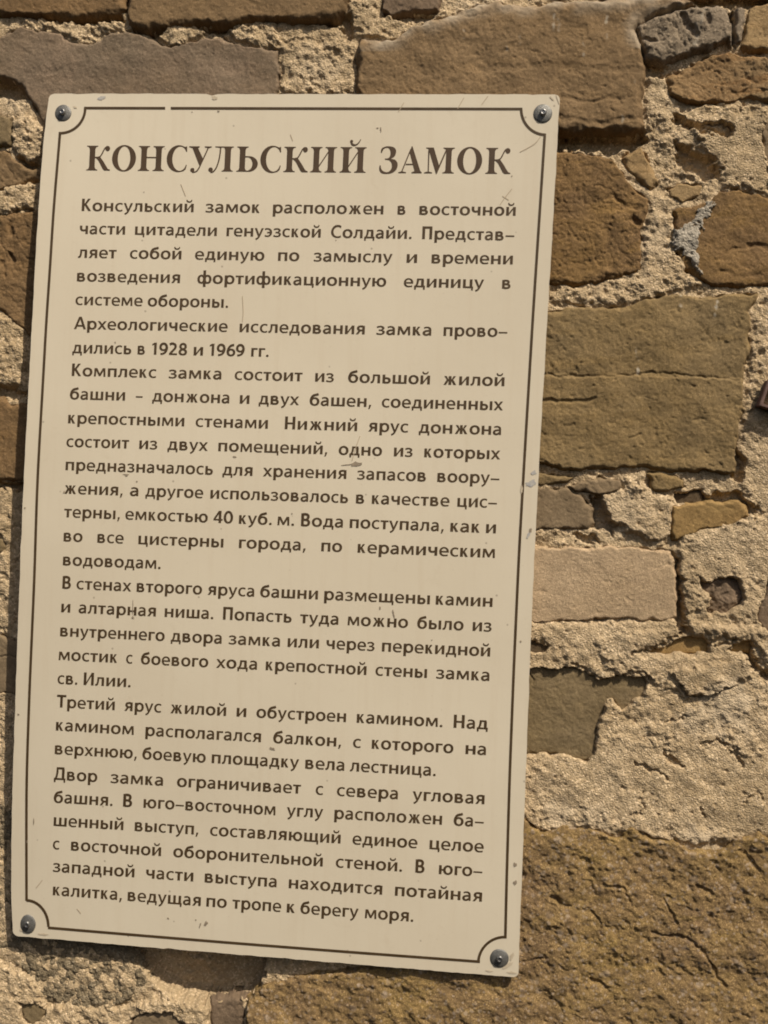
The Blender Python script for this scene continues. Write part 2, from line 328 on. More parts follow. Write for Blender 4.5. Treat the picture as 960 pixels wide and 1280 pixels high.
# mortar modelling: (dz mm, softness mm, outline) in photo pixels
LUMPS = [
 (-20, 4, [(-30,97),(0,96),(15,102),(30,110),(37,120),(20,123),(0,118),(-30,118)]),
 (-18, 5, [(700,168),(735,166),(765,168),(790,172),(804,162),(808,176),(797,183),(770,191),(735,190),(690,186)]),
 (-14, 3, [(841,142),(853,149),(866,156),(872,166),(860,163),(845,154)]),
 (-11, 3, [(862,151),(885,154),(914,156),(919,163),(912,170),(890,168),(868,166)]),
 (5, 4, [(874,155),(892,157),(911,159),(914,164),(905,166),(885,164)]),
 (-12, 5, [(843,178),(868,190),(884,194),(899,212),(898,224),(882,224),(866,217),(848,205)]),
 (-16, 4, [(739,618),(750,620),(757,640),(770,657),(768,668),(752,660),(743,662),(741,640)]),
 (-8, 2, [(717,668),(745,670),(748,678),(720,676)]),
 (-16, 4, [(842,690),(848,710),(850,740),(854,765),(858,792),(850,790),(845,765),(842,730)]),
 (-16, 4, [(931,800),(940,805),(940,820),(952,836),(975,852),(968,860),(948,845),(934,824)]),
 (-30, 5, [(40,1165),(120,1160),(330,1180),(328,1225),(312,1250),(262,1252),(225,1244),(196,1232),(175,1205)]),
 (-16, 3, [(-30,603),(50,604),(50,613),(-30,611)]),
 (-9, 3, [(-30,484),(15,486),(40,492),(40,500),(-30,495)]),
 (-12, 3, [(920,560),(930,575),(930,600),(917,600)]),
 (-12, 4, [(922,616),(947,634),(942,648),(928,640),(880,626),(850,622)]),
 (-18, 4, [(846,-8),(1040,-10),(1040,2),(960,4),(935,12),(905,9),(872,9)]),
 (-14, 3, [(906,20),(916,14),(918,40),(917,60),(911,52)]),
 (-12, 3, [(150,-12),(161,-12),(161,14),(156,9)]),
 (-8, 4, [(55,22),(150,20),(157,26),(110,31),(60,29)]),
 (-9, 4, [(160,38),(205,40),(196,48),(180,44)]), (-9, 4, [(244,34),(285,35),(280,45),(262,42)]),
 (-10, 4, [(380,27),(440,20),(440,45),(432,45),(425,32)]),
 (-7, 4, [(478,19),(550,17),(530,30),(510,28)]),
 (-9, 4, [(799,60),(812,76),(830,84),(826,98),(806,96),(803,80)]),
 (-9, 5, [(20,200),(50,206),(56,226),(40,228),(30,212)]),
 (6, 6, [(17,150),(40,150),(57,165),(52,198),(38,203),(24,197),(17,185)]),
 (5, 6, [(-40,390),(0,392),(16,402),(28,415),(32,445),(27,482),(0,482),(-40,480)]),
 (4, 6, [(-40,240),(42,230),(42,258),(0,266),(-40,268)]),
 (3, 6, [(-40,614),(12,614),(14,660),(0,668),(-40,670)]),
 (3, 7, [(-40,693),(12,693),(18,740),(16,785),(-40,786)]),
 (5, 8, [(640,777),(700,779),(743,778),(790,776),(846,775),(1050,790),(1050,1045),(960,1050),(850,1052),(780,1040),(655,1035),(560,1030)]),
 (3, 6, [(742,800),(780,790),(840,786),(840,796),(800,812),(785,819),(850,820),(900,820),(900,850),(860,870),(815,850),(760,835)]),
 (4, 3, [(835,838),(895,828),(940,820),(935,845),(912,858),(880,872),(862,866),(845,850)]),
 (6, 5, [(744,623),(775,613),(800,605),(838,625),(838,672),(820,680),(800,668),(780,660),(765,652),(752,640)]),
 (5, 7, [(850,668),(880,660),(940,645),(1040,640),(1040,830),(965,840),(940,800),(900,795),(862,790),(855,760),(849,720)]),
 (3, 4, [(44,26),(58,22),(90,27),(112,34),(118,50),(92,50),(70,39)]), (3, 4, [(112,28),(152,27),(156,38),(120,42)]),
 (4, 4, [(197,46),(212,36),(238,34),(262,42),(240,50),(227,55),(225,68),(217,70),(212,56)]),
 (4, 4, [(282,38),(345,30),(345,60),(320,58),(298,50)]),
 (4, 7, [(352,60),(380,52),(400,58),(425,50),(440,60),(443,118),(352,118)]),
 (4, 5, [(440,0),(470,0),(475,22),(520,24),(550,20),(620,0),(590,8),(540,28),(500,50),(455,48),(442,30)]),
 (3, 6, [(808,90),(840,100),(850,140),(880,178),(830,185),(815,170),(806,130)]),
 (4, 5, [(862,134),(960,132),(960,243),(925,236),(905,236),(898,212),(886,190),(868,172),(850,150)]),
 (3, 6, [(818,240),(834,250),(840,262),(838,300),(860,345),(875,355),(845,363),(808,370),(780,382),(740,380),(690,380),(690,362),(776,350),(806,340),(806,290)]),
 (3, 6, [(945,372),(1040,365),(1040,640),(950,640),(925,600),(925,560),(934,510),(940,430)]),
 (3, 4, [(779,598),(804,594),(806,612),(795,618),(783,612)]),
 (5, 5, [(60,1258),(100,1255),(145,1262),(180,1250),(220,1248),(262,1256),(262,1345),(-40,1345),(-40,1190),(0,1200),(42,1226),(52,1248)]),
 (4, 5, [(175,1255),(205,1240),(228,1252),(240,1242),(256,1250),(262,1280),(180,1270)]),
]
CRACKS = [  # depth mm, half width mm, polyline px
 (5, 1.0, [(850,855),(860,868),(877,871),(895,865),(910,858)]), (4, 1.0, [(832,903),(845,897),(855,896)]), (4, 1.2, [(878,930),(898,925),(920,940),(928,958)]),
 (4, .9, [(790,950),(810,960),(835,972)]), (3, .8, [(785,1020),(805,1012),(800,990)]), (5, 1.2, [(828,935),(840,950),(852,957)]),
 (5, 1.0, [(0,268),(20,266),(38,262)]), (4, 1.0, [(788,817),(812,811),(832,803),(846,794)]), (4, 1, [(893,806),(905,806),(918,798)]),
 (4, 1.2, [(717,828),(735,843),(752,850),(772,846),(790,839),(806,840),(813,852)]), (4, 1, [(873,1010),(880,1020)]), (3, 1, [(930,1000),(948,990),(958,1010)]),
]
def mm1(p): return mmpoly([p])[0]
for i, s in enumerate(S): S[i] = (s[0], s[1] if 'pebble' in s[5] or s[1] < 0 or s[1] > 9.5 else s[1] * .8, *s[2:4], mmpoly(s[4]), s[5])
LM = [(d, sft, mmpoly(p)) for d, sft, p in LUMPS]
CR = [(d, wd, mmpoly(p)) for d, wd, p in CRACKS]
SIGN = mmpoly([(62,117),(700,118),(688,330),(664,760),(648,1222),(16,1170),(15,960),(28,650),(44,340)])
def rust_mask(X, Z): return 0

SMOOTH = [mmpoly(p) for p in ([(660,905),(760,930),(860,940),(960,950),(960,1035),(860,1035),(780,1020),(700,1000)], [(670,778),(830,778),(820,800),(800,812),(740,820),(700,800)], [(788,820),(935,822),(925,845),(860,862),(800,835)], [(875,665),(1000,645),(1000,700),(940,715),(870,715)], [(880,150),(960,150),(960,235),(905,225),(900,190)], [(935,540),(1000,540),(1000,640),(945,620)])]
def SMO(X, Z):
    k = np.ones_like(X)
    for p in SMOOTH: k = np.minimum(k, 1 - .95 * smooth(-10, 10, sdf(X, Z, p)))
    return k
def mortar_height(X, Z, fine=True):
    H = 2.4 * fbm(X, Z, 34, 3, 3) + (.4 + 1.2 * SMO(X, Z)) * fbm(X, Z, 12, 3, 11)
    wx = X + 4.0 * fbm(X, Z, 12, 3, 31) + 1.6 * fbm(X, Z, 3.5, 2, 41); wz = Z + 4.0 * fbm(X, Z, 12, 3, 37) + 1.6 * fbm(X, Z, 3.5, 2, 43)
    for d, sf, p in LM:
        lo = p.min(0) - sf * 2 - 8; hi = p.max(0) + sf * 2 + 8
        if (hi[0] < X.min() or lo[0] > X.max() or hi[1] < Z.min() or lo[1] > Z.max()): continue
        m = (X > lo[0]) & (X < hi[0]) & (Z > lo[1]) & (Z < hi[1])
        if not m.any(): continue
        H[m] += d * smooth(-sf * .6, sf * .6, sdf(wx[m], wz[m], p))
    for d, wd, p in CR:
        lo = p.min(0) - 12; hi = p.max(0) + 12
        m = (X > lo[0]) & (X < hi[0]) & (Z > lo[1]) & (Z < hi[1])
        if m.any(): H[m] -= d * (1 - smooth(wd * .5, wd * 2.0, linedist(wx[m], wz[m], p)))
    if fine:
        rough = smooth(-.12, .35, fbm(X, Z, 48, 2, 71)) * SMO(X, Z)
        f1, id1 = cells(X + 1.5 * vn(X, Z, 3, 51), Z + 1.5 * vn(X, Z, 3, 52), 5.4, 61)
        f3, id3 = cells(X, Z, 2.9, 63)
        H += (.1 + 1.4 * rough * (id1 > .65)) * (.55 - f1) + (.4 + .7 * rough * id3) * (.5 - f3)
        H += (.35 + .9 * rough) * fbm(X, Z, 8, 4, 81, .62) - 1.5 * rough * smooth(.25, .6, fbm(X, Z, 13, 3, 86))
        pit, idv = cells(X + 2 * vn(X, Z, 5, 92), Z, 10, 91)
        H -= 2.0 * (idv > .88) * (1 - smooth(.04, .05 + 2.2 * (idv - .85), pit))
    return H

def stone_obj(i, kind, h, r, rough, poly, kw):
    coarse = kw.get('coarse'); step = 4.0 if coarse else 1.15
    lo = poly.min(0) - 3 * (1 if not coarse else 2); hi = poly.max(0) + 3 * (1 if not coarse else 2)
    x = np.arange(lo[0], hi[0], step); z = np.arange(lo[1], hi[1], step)
    X, Z = np.meshgrid(x, z, indexing='ij')
    if not coarse:                                        # cells hidden behind the sign are not built
        vis = sdf(X, Z, SIGN) < 40
    else: vis = np.ones_like(X, bool)
    wx = X + 2.6 * fbm(X, Z, 16, 3, 100 + i) + (.7 if rough > 1.9 else .3) * fbm(X, Z, 4, 2, 7); wz = Z + 2.6 * fbm(X, Z, 16, 3, 200 + i) + (.7 if rough > 1.9 else .3) * fbm(X, Z, 4, 2, 9)
    if kw.get('ragged'): wx = wx + 3.4 * fbm(X, Z, 10, 4, 21, .75); wz = wz + 3.4 * fbm(X, Z, 10, 4, 22, .75)
    sd = sdf(wx, wz, poly)
    rr = r * np.clip(.8 + .9 * fbm(X, Z, 30, 2, 250 + i), .35, 1.6)
    t = np.clip(sd / rr, 0, 1); prof = 1 - (1 - t) ** 2.2
    drop = min(7.0, max(3.0, h + 2.0)) if not kw.get('pebble') else 8.0
    H = h - drop + drop * prof + np.where(sd < 0, sd * 3.0, 0)
    H += rough * (1.3 * fbm(X, Z, 60, 2, 300 + i) + (.55 if rough > 1.9 else .42) * fbm(X, Z * 1.1, 26, 3, 400 + i, .45) + .10 * fbm(X, Z, 4, 3, 500 + i, .6))
    if rough > 1.9 and not kw.get('pebble'):                                       # broken faces: ridged ledges
        rd = 1 - np.abs(fbm(X, Z, 26, 3, 600 + i)) * 2.2
        H -= rough * .45 * smooth(.78, 1.0, rd)
    pz = fbm(X + 5 * vn(X, Z, 11, 702), Z * 1.2, 12, 4, 700 + i, .6) + .5 * vn(X, Z, 45, 705 + i)
    H -= kw.get('pits', .8) * 1.1 * smooth(.45, 1.3, pz) - .22 * fbm(X, Z, 3.2, 2, 730 + i)
    H += .5 * rough * np.clip(fbm(X, Z, 9, 4, 720 + i, .65), -.5, .2)
    f1, idv = cells(X + vn(X, Z, 4, 3) * 2, Z * 1.5, 19, 710 + i)
    H -= kw.get('pits', .8) * 1.2 * (idv > .86) * (1 - smooth(.02, .06 + .5 * (idv - .86), f1))
    if kw.get('pebble'):
        f1, idv = cells(X + 1.5 * vn(X, Z, 5, 8), Z + 1.5 * vn(X, Z, 5, 9), 9.0, 801)
        H += (.5 + 2.4 * (idv > .7)) * (.5 - f1) + 1.6 * fbm(X, Z, 36, 3, 861, .5) - 1.3 * smooth(.45, .95, fbm(X + Z * .4, Z, 24, 4, 871, .6))
        f2, id2 = cells(X, Z, 4.2, 811)
        H += .9 * (.5 - f2) + 1.6 * fbm(X, Z, 40, 3, 821, .6)
    if kw.get('rubble'):
        f1, idv = cells(X + 1.5 * vn(X, Z, 5, 8), Z, 8.0, 831)
        H += (2.4 + 3.0 * idv) * (.5 - f1); f2, id2 = cells(X, Z, 4, 841); H += 1.2 * (.5 - f2)
    for pts, dep, wd in kw.get('seams', []):
        p = mmpoly(pts); d = linedist(wx, wz, p)
        vary = .55 + .6 * np.clip(vn(X, Z, 14, 900 + i) + .4, 0, 1)
        H -= dep * vary * (1 - smooth(wd * .25, wd * 1.1, d))
    if 'step' in kw:
        zz = mm1((800, kw['step'][0]))[1]
        H += kw['step'][1] * smooth(-1.5, 1.5, zz - Z + 3 * fbm(X, X * 0, 70, 2, 5)) - .5 * kw['step'][1]
    lime = np.zeros_like(X)
    for (x0, y0, x1, y1) in kw.get('drips', []):
        p = mmpoly([(x0, y0), ((x0 + x1) / 2 + 1, (y0 + y1) / 2), (x1, y1)]); d = linedist(X, Z, p)
        lime = np.maximum(lime, (.8 if x0 > 790 and y0 > 300 else .5) * (1 - smooth(.3, 2.0, d + 1.6 * fbm(X, Z, 5, 3, 77))) * np.clip(.5 + 1.6 * vn(X, Z, 9, 76), 0, 1))
    if 'topband' in kw:
        lime = np.maximum(lime, .42 * smooth(kw['topband'], 2, sd) * (Z > poly[:, 1].max() - 62) * np.clip(.7 + vn(X, Z, 22, 78), 0, 1))
    if kind == 'blue' and h > 10:
        lime = np.maximum(lime, .6 * (1 - smooth(1, 4, linedist(wx, wz, mmpoly([(878,20),(868,42),(866,60)])))) * np.clip(.6 + vn(X, Z, 5, 79) * 1.6, 0, 1))
        H -= 4.0 * (1 - smooth(2, 5, linedist(wx, wz, mmpoly([(852,24),(860,38),(866,48)])))) + 3.5 * (1 - smooth(2, 5, linedist(wx, wz, mmpoly([(880,22),(882,34)]))))
        H -= 3 * (1 - smooth(1, 4, linedist(wx, wz, mmpoly([(806,40),(800,52),(818,56)]))))
    o = field_mesh('stone' if not kw.get('rubble') else 'mortar_patch', X, Z, H, (sd > -2.2 * (2.5 if coarse else 1)) & vis, kw.get('mat') or PAL[kind], wall, {'lime': lime})
    if 'label' in kw: o['label'] = kw['label']
    return o
for i, s in enumerate(S): stone_obj(i, *s)
# coarse pebbly mortar under the lower left corner of the sign, and the same stuff up the left edge
stone_obj(501, 'dark', 0, 5, 1.8, mmpoly([(-40,1000),(20,1005),(60,1120),(120,1180),(170,1195),(187,1228),(160,1250),(137,1264),(95,1262),(58,1253),(42,1226),(18,1206),(-40,1180)]), dict(rubble=1, mat=RUBB, label='coarse grey pebbly mortar below the lower left corner of the sign'))
stone_obj(502, 'dark', 7.4, 7, 2.6, mmpoly([(896,250),(884,275),(876,300),(874,330),(878,346),(870,345),(860,330),(850,316),(840,316),(838,286),(848,281),(862,276),(868,262),(882,254)]), dict(rubble=0, mat=CEMB, ragged=1)).name = 'cement_patch'

# mortar: fine where the photograph sees it, coarse behind the sign and outside the frame
def mortar(lo, hi, step, fine):
    x = np.arange(lo[0], hi[0] + step, step); z = np.arange(lo[1], hi[1] + step, step)
    X, Z = np.meshgrid(x, z, indexing='ij')
    keep = np.ones_like(X, bool); H = mortar_height(X, Z, fine)
    wx = X + 3.4 * fbm(X, Z, 15, 3, 131) + .7 * fbm(X, Z, 5.5, 2, 141); wz = Z + 3.4 * fbm(X, Z, 15, 3, 137) + .7 * fbm(X, Z, 5.5, 2, 143)
    for kind, h, r, rough, poly, kw in S:
        l = poly.min(0) - 8; g = poly.max(0) + 8
        m = (X > l[0]) & (X < g[0]) & (Z > l[1]) & (Z < g[1])
        if not m.any(): continue
        sd = sdf(wx[m], wz[m], poly)
        Hm = H[m]; off = 2.2 * fbm(X[m], Z[m], 26, 2, 151); Hm -= (10 + max(0, 6 - h)) * smooth(.5 + off, 5.5 + off, sd); H[m] = Hm
        km = keep[m]; km &= ~(sd > 12); keep[m] = km
    lime = np.zeros_like(X)
    for c, rr, am in (((905,880), 34, .6), ((868,900), 20, .5), ((700,1020), 22, .5), ((400,90), 30, .3), ((770,640), 34, .35), ((870,1050), 22, .5), ((820,300), 24, .3), ((600,8), 30, .4), ((745,1020), 18, .4), ((20,120), 22, .35)):
        p = mm1(c); lime = np.maximum(lime, am * (1 - smooth(.4, 1.2, np.hypot(X - p[0], Z - p[1]) / rr + .5 * fbm(X, Z, 14, 3, 65))))
    return X, Z, H, keep, lime
P0 = mm1((-22, 1302)); P1 = mm1((985, -20))
lo = np.floor(np.array([P0[0], P0[1]])); hi = np.ceil(np.array([P1[0], P1[1]]))
X, Z, H, keep, lime = mortar(lo, hi, 1.15, True)
sgn = sdf(X, Z, SIGN)
field_mesh('mortar', X, Z, H, keep & (sgn < 38), MORT, wall, {'lime': lime})
X, Z, H, keep, lime = mortar(np.array([-1000., -1150.]), np.array([1000., 1150.]), 5.0, False)
inner = (X > lo[0] + 8) & (X < hi[0] - 8) & (Z > lo[1] + 8) & (Z < hi[1] - 8) & (sdf(X, Z, SIGN) < 28)
field_mesh('mortar', X, Z, H - 1.5, ~inner, MORT, wall, {'lime': lime})

# ------------------------------------------------------------------ the sign: a bent enamelled plate
sign = bpy.data.objects.new('information_sign', None); COL.objects.link(sign)
sign.location = tuple(ray(330, 1195, .012)); inv = np.array(sign.location)
sign['label'] = 'weathered cream information board with brown Cyrillic text screwed to the stone wall'; sign['category'] = 'sign'
LE = np.array([(62,117),(56,160),(51.5,205),(48,264),(44.5,335),(40,400),(36.5,480),(30.5,560),(28,615),(26.8,680),(25.3,730),(22.8,800),(19.3,860),(15.5,950),(14.8,1020),(15,1100),(16.2,1170)], float)
RE = np.array([(700,118),(697.5,165),(693.5,240),(688,330),(683.5,410),(679.5,475),(675.5,560),(671.5,620),(668,690),(665.5,760),(660.5,880),(657.5,960),(654,1050),(651,1130),(648,1222)], float)
def sm(a, y):                                            # smoothed edge x(y)
    k = np.polyfit((a[:, 1] - 650) / 600, a[:, 0], 6); return np.polyval(k, (y - 650) / 600)
def edge(u, v):
    """sign coordinates u (left-right), v (top-bottom) in 0..1 to photo pixels on the bent plate"""
    yl = 117 + 1053 * v; yr = 118 + 1104 * v
    xl = sm(LE, yl); xr = sm(RE, yr)
    return xl + (xr - xl) * u, yl + (yr - yl) * u
def px2uv(px, py):
    px = np.asarray(px, float); py = np.asarray(py, float)
    u = (px - 40) / 630; v = (py - 117) / 1070
    for _ in range(12):
        x, yy = edge(u, v); u = u + (px - x) / 632; v = v + (py - yy) / 1078
    return u, v
def bulge(u, v):
    """metres in front of the wall plane"""
    return .0175 + (.019 * (1 - u) ** 1.2 + .002) * np.clip(np.sin(math.pi * np.clip(v, 0, 1) ** .92), 0, 1) ** 1.15
def onsign(px, py, lift=0.0):
    u, v = px2uv(px, py); return ray(px, py, bulge(u, v) + lift) - inv
TH = .0016
rows = np.concatenate([np.linspace(0, .006, 7), np.linspace(.006, .994, 120)[1:-1], np.linspace(.994, 1, 7)])
us = np.linspace(0, 1, 90); RAD = 6.5
V = []
rs = np.random.RandomState(4)
nl = .5 * vn(rows * 1000, rows * 0, 22, 6) + .35 * vn(rows * 1000, rows * 0, 7, 7); nr = .5 * vn(rows * 1000, rows * 0 + 9, 22, 16) + .35 * vn(rows * 1000, rows * 0, 8, 17)
for k, v in enumerate(rows):
    dist = min(v, 1 - v) * 1080; ins = RAD - math.sqrt(max(0, RAD ** 2 - (RAD - dist) ** 2)) if dist < RAD else 0
    uu = us * (1 - 2 * ins / 634) + ins / 634
    x, yy = edge(uu, np.full_like(uu, v))
    x = x + nl[k] * (1 - us) ** 20 + nr[k] * us ** 20
    if v < .004:
        g = (1 - v / .004); yy = yy + g * (.5 * vn(us * 640, us * 0, 16, 26) + .3 * vn(us * 640, us * 0, 6, 27) + 2.2 * np.exp(-((x - 265) / 4.5) ** 2) + 1.1 * np.exp(-((x - 667) / 3) ** 2) + .9 * np.exp(-((x - 100) / 4) ** 2))
    if v > .996:
        g = (1 - (1 - v) / .004); yy = yy + g * (.6 * vn(us * 640, us * 0, 16, 36) + .4 * vn(us * 640, us * 0, 6, 37) - 1.2 * np.exp(-((x - 40) / 3) ** 2) - 1.0 * np.exp(-((x - 210) / 3) ** 2))
    V.append(ray(x, yy, bulge(uu, v)) - inv)
V = np.array(V); nR, nU = V.shape[:2]
front = V.reshape(-1, 3); back = front + np.array([0, TH, 0])
idx = np.arange(nR * nU).reshape(nR, nU)
q = np.stack([idx[:-1, :-1].ravel(), idx[1:, :-1].ravel(), idx[1:, 1:].ravel(), idx[:-1, 1:].ravel()], -1)
ring = np.concatenate([idx[0, :], idx[1:, -1], idx[-1, -2::-1], idx[-2:0:-1, 0]]); nx = np.roll(ring, -1); O = nR * nU

# enamel: cream, dulled by dust, a few grey rubs
m, t, P = mat_base('cream_enamel'); co = coords(t, 40)
base = mix(t, rng(t, noise(t, co, 5, 4, .5), .35, .65), (.675, .592, .450), (.635, .552, .415))
base = mix(t, rng(t, noise(t, co, 900, 2, .5), .62, .75, 0, .12), base, (.35, .27, .17))
base = mix(t, rng(t, noise(t, co, 38, 6, .7, .5), .60, .78, 0, .35), base, (.55, .46, .33))
cs = coords(t, 44, (9, 1, .6)); base = mix(t, rng(t, noise(t, cs, 9, 6, .65), .5, .75, 0, .30), base, (.58, .48, .34))
base = mix(t, rng(t, noise(t, coords(t, 47), 160, 4, .75), .66, .74, 0, .35), base, (.42, .34, .23))
vo = t.nodes.new('ShaderNodeTexVoronoi'); vo.inputs['Scale'].default_value = 34; t.links.new(co, vo.inputs['Vector'])
base = mix(t, rng(t, vo.outputs['Distance'], .03, .055, .55, 0), base, (.22, .17, .12))
t.links.new(base, P.inputs['Base Color']); P.inputs['Roughness'].default_value = .42; P.inputs['Specular IOR Level'].default_value = .35
bm = t.nodes.new('ShaderNodeBump'); bm.inputs['Strength'].default_value = .25; bm.inputs['Distance'].default_value = .0006
t.links.new(noise(t, co, 45, 4, .6), bm.inputs['Height']); t.links.new(bm.outputs[0], P.inputs['Normal'])
ENAMEL = m
EDGE = plain('bare_plate_edge', (.30, .20, .10), .7, .2, var=(.5, .40, .26), vs=120)
plate = raw_mesh('plate', np.concatenate([front, back]), np.concatenate([q, q[:, ::-1] + O]), ENAMEL, sign)
rim = raw_mesh('plate_edge', np.concatenate([front, back]), np.stack([nx, ring, ring + O, nx + O], -1), EDGE, sign, False)
# keep only the rim's own vertices
import bmesh
b = bmesh.new(); b.from_mesh(rim.data); bmesh.ops.delete(b, geom=[v for v in b.verts if not v.link_faces], context='VERTS'); b.to_mesh(rim.data); b.free()

INK = plain('brown_ink', (.058, .035, .015), .5, 0, .3, var=(.080, .050, .023), vs=60)
LIFT = .00022
# ---- border line with hollow corners
def xl_(y): return np.interp(y, [167,264,334,400,480,555,620,680,730,800,860,905,960,1000,1070,1125,1160], [75,66.8,62.6,58,53.6,49.2,46,44.3,42.7,39.6,37,35.4,33.6,33,33,33.2,33.4])
def xr_(y): return np.interp(y, [136,169,395,540,685,830,970,1100,1171,1204], [682.3,681,666.3,657.6,649.2,642.6,637.2,633.4,631.8,631])
pts = []
for y in np.linspace(1125, 167, 60): pts.append((sum(xl_(y + d) for d in (-30, 0, 30)) / 3 if 200 < y < 1090 else xl_(y), y))
def arc(c, rx, ry, a0, a1, skew, n=14):
    for a in np.linspace(math.radians(a0), math.radians(a1), n): pts.append((c[0] + rx * math.cos(a) + skew * ry * math.sin(a), c[1] - ry * math.sin(a)))
LP = []
def line(p): LP.append(p)
left = [(float(np.mean([xl_(y + d) for d in (-25, 0, 25)])) if 200 < y < 1090 else float(xl_(y)), y) for y in np.linspace(1126, 166.5, 60)]
a1 = [(75 + 31.5 * math.sin(a), 135 + 31.5 * math.cos(a)) for a in np.linspace(0, math.pi / 2, 14)]       # bottom -> right, hollow about (75,135)
top = [(x, 135 + (x - 106) * .0022) for x in np.linspace(106.5, 651.5, 40)]
a2 = [(682 - 30.5 * math.cos(a), 136.4 + 32 * math.sin(a)) for a in np.linspace(0, math.pi / 2, 14)]
right = [(float(np.mean([xr_(y + d) for d in (-25, 0, 25)])) if 200 < y < 1140 else float(xr_(y)), y) for y in np.linspace(169, 1171.5, 60)]
a3 = [(631 - 32.5 * math.sin(a) - .5 * (1 - math.cos(a)), 1203.2 - 32 * math.cos(a)) for a in np.linspace(0, math.pi / 2, 14)]
bottom = [(x, 1159.6 + (x - 60) * (1202 - 1159.6) / (598.5 - 60) + .9 * math.sin((x - 60) / 538.5 * math.pi)) for x in np.linspace(598.5, 60, 40)]
a4 = [(33 + 27.5 * math.cos(a), 1158.4 - 33 * math.sin(a)) for a in np.linspace(0, math.pi / 2, 14)]
def strip(name, segs, wpx, mat, parent, lift):
    VV = []; FF = []
    for pl in segs:
        p = np.array(pl, float); d = np.gradient(p, axis=0); d /= np.linalg.norm(d, axis=1)[:, None] + 1e-9
        nrm = np.stack([-d[:, 1], d[:, 0]], -1) * (np.asarray(wpx)[..., None] if np.ndim(wpx) else wpx) / 2
        a = onsign(p[:, 0] + nrm[:, 0], p[:, 1] + nrm[:, 1], lift); c = onsign(p[:, 0] - nrm[:, 0], p[:, 1] - nrm[:, 1], lift)
        o = len(VV); VV += list(a) + list(c); n = len(p)
        for i in range(n - 1): FF.append((o + i, o + i + 1, o + n + i + 1, o + n + i))
        lift += 2e-5
    ob = raw_mesh(name, VV, FF, mat, parent, False); face_out(ob); return ob
def face_out(ob):
    me = ob.data; b = bmesh.new(); b.from_mesh(me)
    for f in b.faces:
        f.normal_update()
        if f.normal.y > 0: f.normal_flip()
    b.to_mesh(me); b.free()
top1 = [p for p in top if p[0] < 207]; top2 = [p for p in top if p[0] > 213]
top1.append((206.5, 135.2)); top2.insert(0, (213.5, 135.2))
strip('border_line', [left + [(75, 164.8)], a1, [(105.2, 135)] + top1, top2 + [(653, 136.2)], a2, [(681.2, 167)] + right + [(631.8, 1173)], a3, [(600, 1202.1)] + bottom, a4, ], 3.3, INK, sign, LIFT)

# ---- body text: every line keeps the photograph's word positions
def glyphs(s):
    c = bpy.data.curves.new('t', 'FONT'); c.body = s; c.size = 1; c.offset = OFFS; c.resolution_u = 3
    o = bpy.data.objects.new('t', c); COL.objects.link(o); bpy.context.view_layer.update()
    dg = bpy.context.evaluated_depsgraph_get(); me = bpy.data.meshes.new_from_object(o.evaluated_get(dg))
    v = np.zeros(len(me.vertices) * 3); me.vertices.foreach_get('co', v); v = v.reshape(-1, 3)[:, :2]
    f = [tuple(p.vertices) for p in me.polygons]
    bpy.data.objects.remove(o); bpy.data.curves.remove(c); bpy.data.meshes.remove(me)
    return v, f
def V_(x0, x1, y0=0, y1=489):
    g, h = (15, 0) if abs(x1 - x0) < 125 else (0, 8 if abs(y1 - y0) < 100 else 0)
    return [(x0-g,y0-(h if y0 > 20 else 0)),(x1+g,y0-(h if y0 > 20 else 0)),(x1+g,y1+(h if y0 < 20 else 0)),(x0-g,y1+(h if y0 < 20 else 0))]
def cmr(p, n=5, closed=False):
    p = [np.array(x, float) for x in p]; m_ = len(p); out = []
    for i in range(m_ if closed else m_ - 1):
        g = lambda k: p[k % m_] if closed else p[min(max(k, 0), m_ - 1)]
        a, b_, c, d = g(i - 1), g(i), g(i + 1), g(i + 2)
        for t_ in np.arange(n) / n:
            out.append(tuple(.5 * (2 * b_ + (c - a) * t_ + (2 * a - 5 * b_ + 4 * c - d) * t_ ** 2 + (3 * b_ - a - 3 * c + d) * t_ ** 3)))
    if not closed: out.append(tuple(p[-1]))
    return out
def strk(p, w_, n=4):
    p = np.array(cmr(p, n), float); d = np.gradient(p, axis=0); d /= np.linalg.norm(d, axis=1)[:, None]
    nn = np.stack([-d[:, 1], d[:, 0]], -1)
    w_ = 26 + w_[1] + (w_[0] - w_[1]) * np.abs(d[:, 0]) if isinstance(w_, tuple) else np.full(len(p), w_)   # (horizontal, vertical) weights
    nn = nn * w_[:, None] / 2
    return [tuple(x) for x in p + nn] + [tuple(x) for x in (p - nn)[::-1]]
def el(cx, cy, rx, ry, a0=0, a1=360, n=28):
    o = []
    for a in np.linspace(math.radians(a0), math.radians(a1), n):
        c, s_ = math.cos(a), math.sin(a); e = .93
        o.append((cx + rx * math.copysign(abs(c) ** e, c), cy + ry * math.copysign(abs(s_) ** e, s_)))
    return o
def ring_(cx, cy, rx, ry, ix, iy): return ('ring', el(cx, cy, rx + 7, ry + 4)[:-1], el(cx, cy, ix - 16, iy - 13)[:-1])
def mir(P_, c): return [[(2 * c - x, y) for x, y in q_] for q_ in P_]
SV, SH = 104, 82
def cee(cx, cy, rx, ry, ix, iy, xt):
    return el(cx, cy, rx, ry, 60, 300) + [(xt, cy - ry * .84), (xt - .08 * rx, cy - ry * .53)] + el(cx + 6, cy, ix, iy, 300, 60) + [(xt - .08 * rx, cy + ry * .53), (xt, cy + ry * .84)]
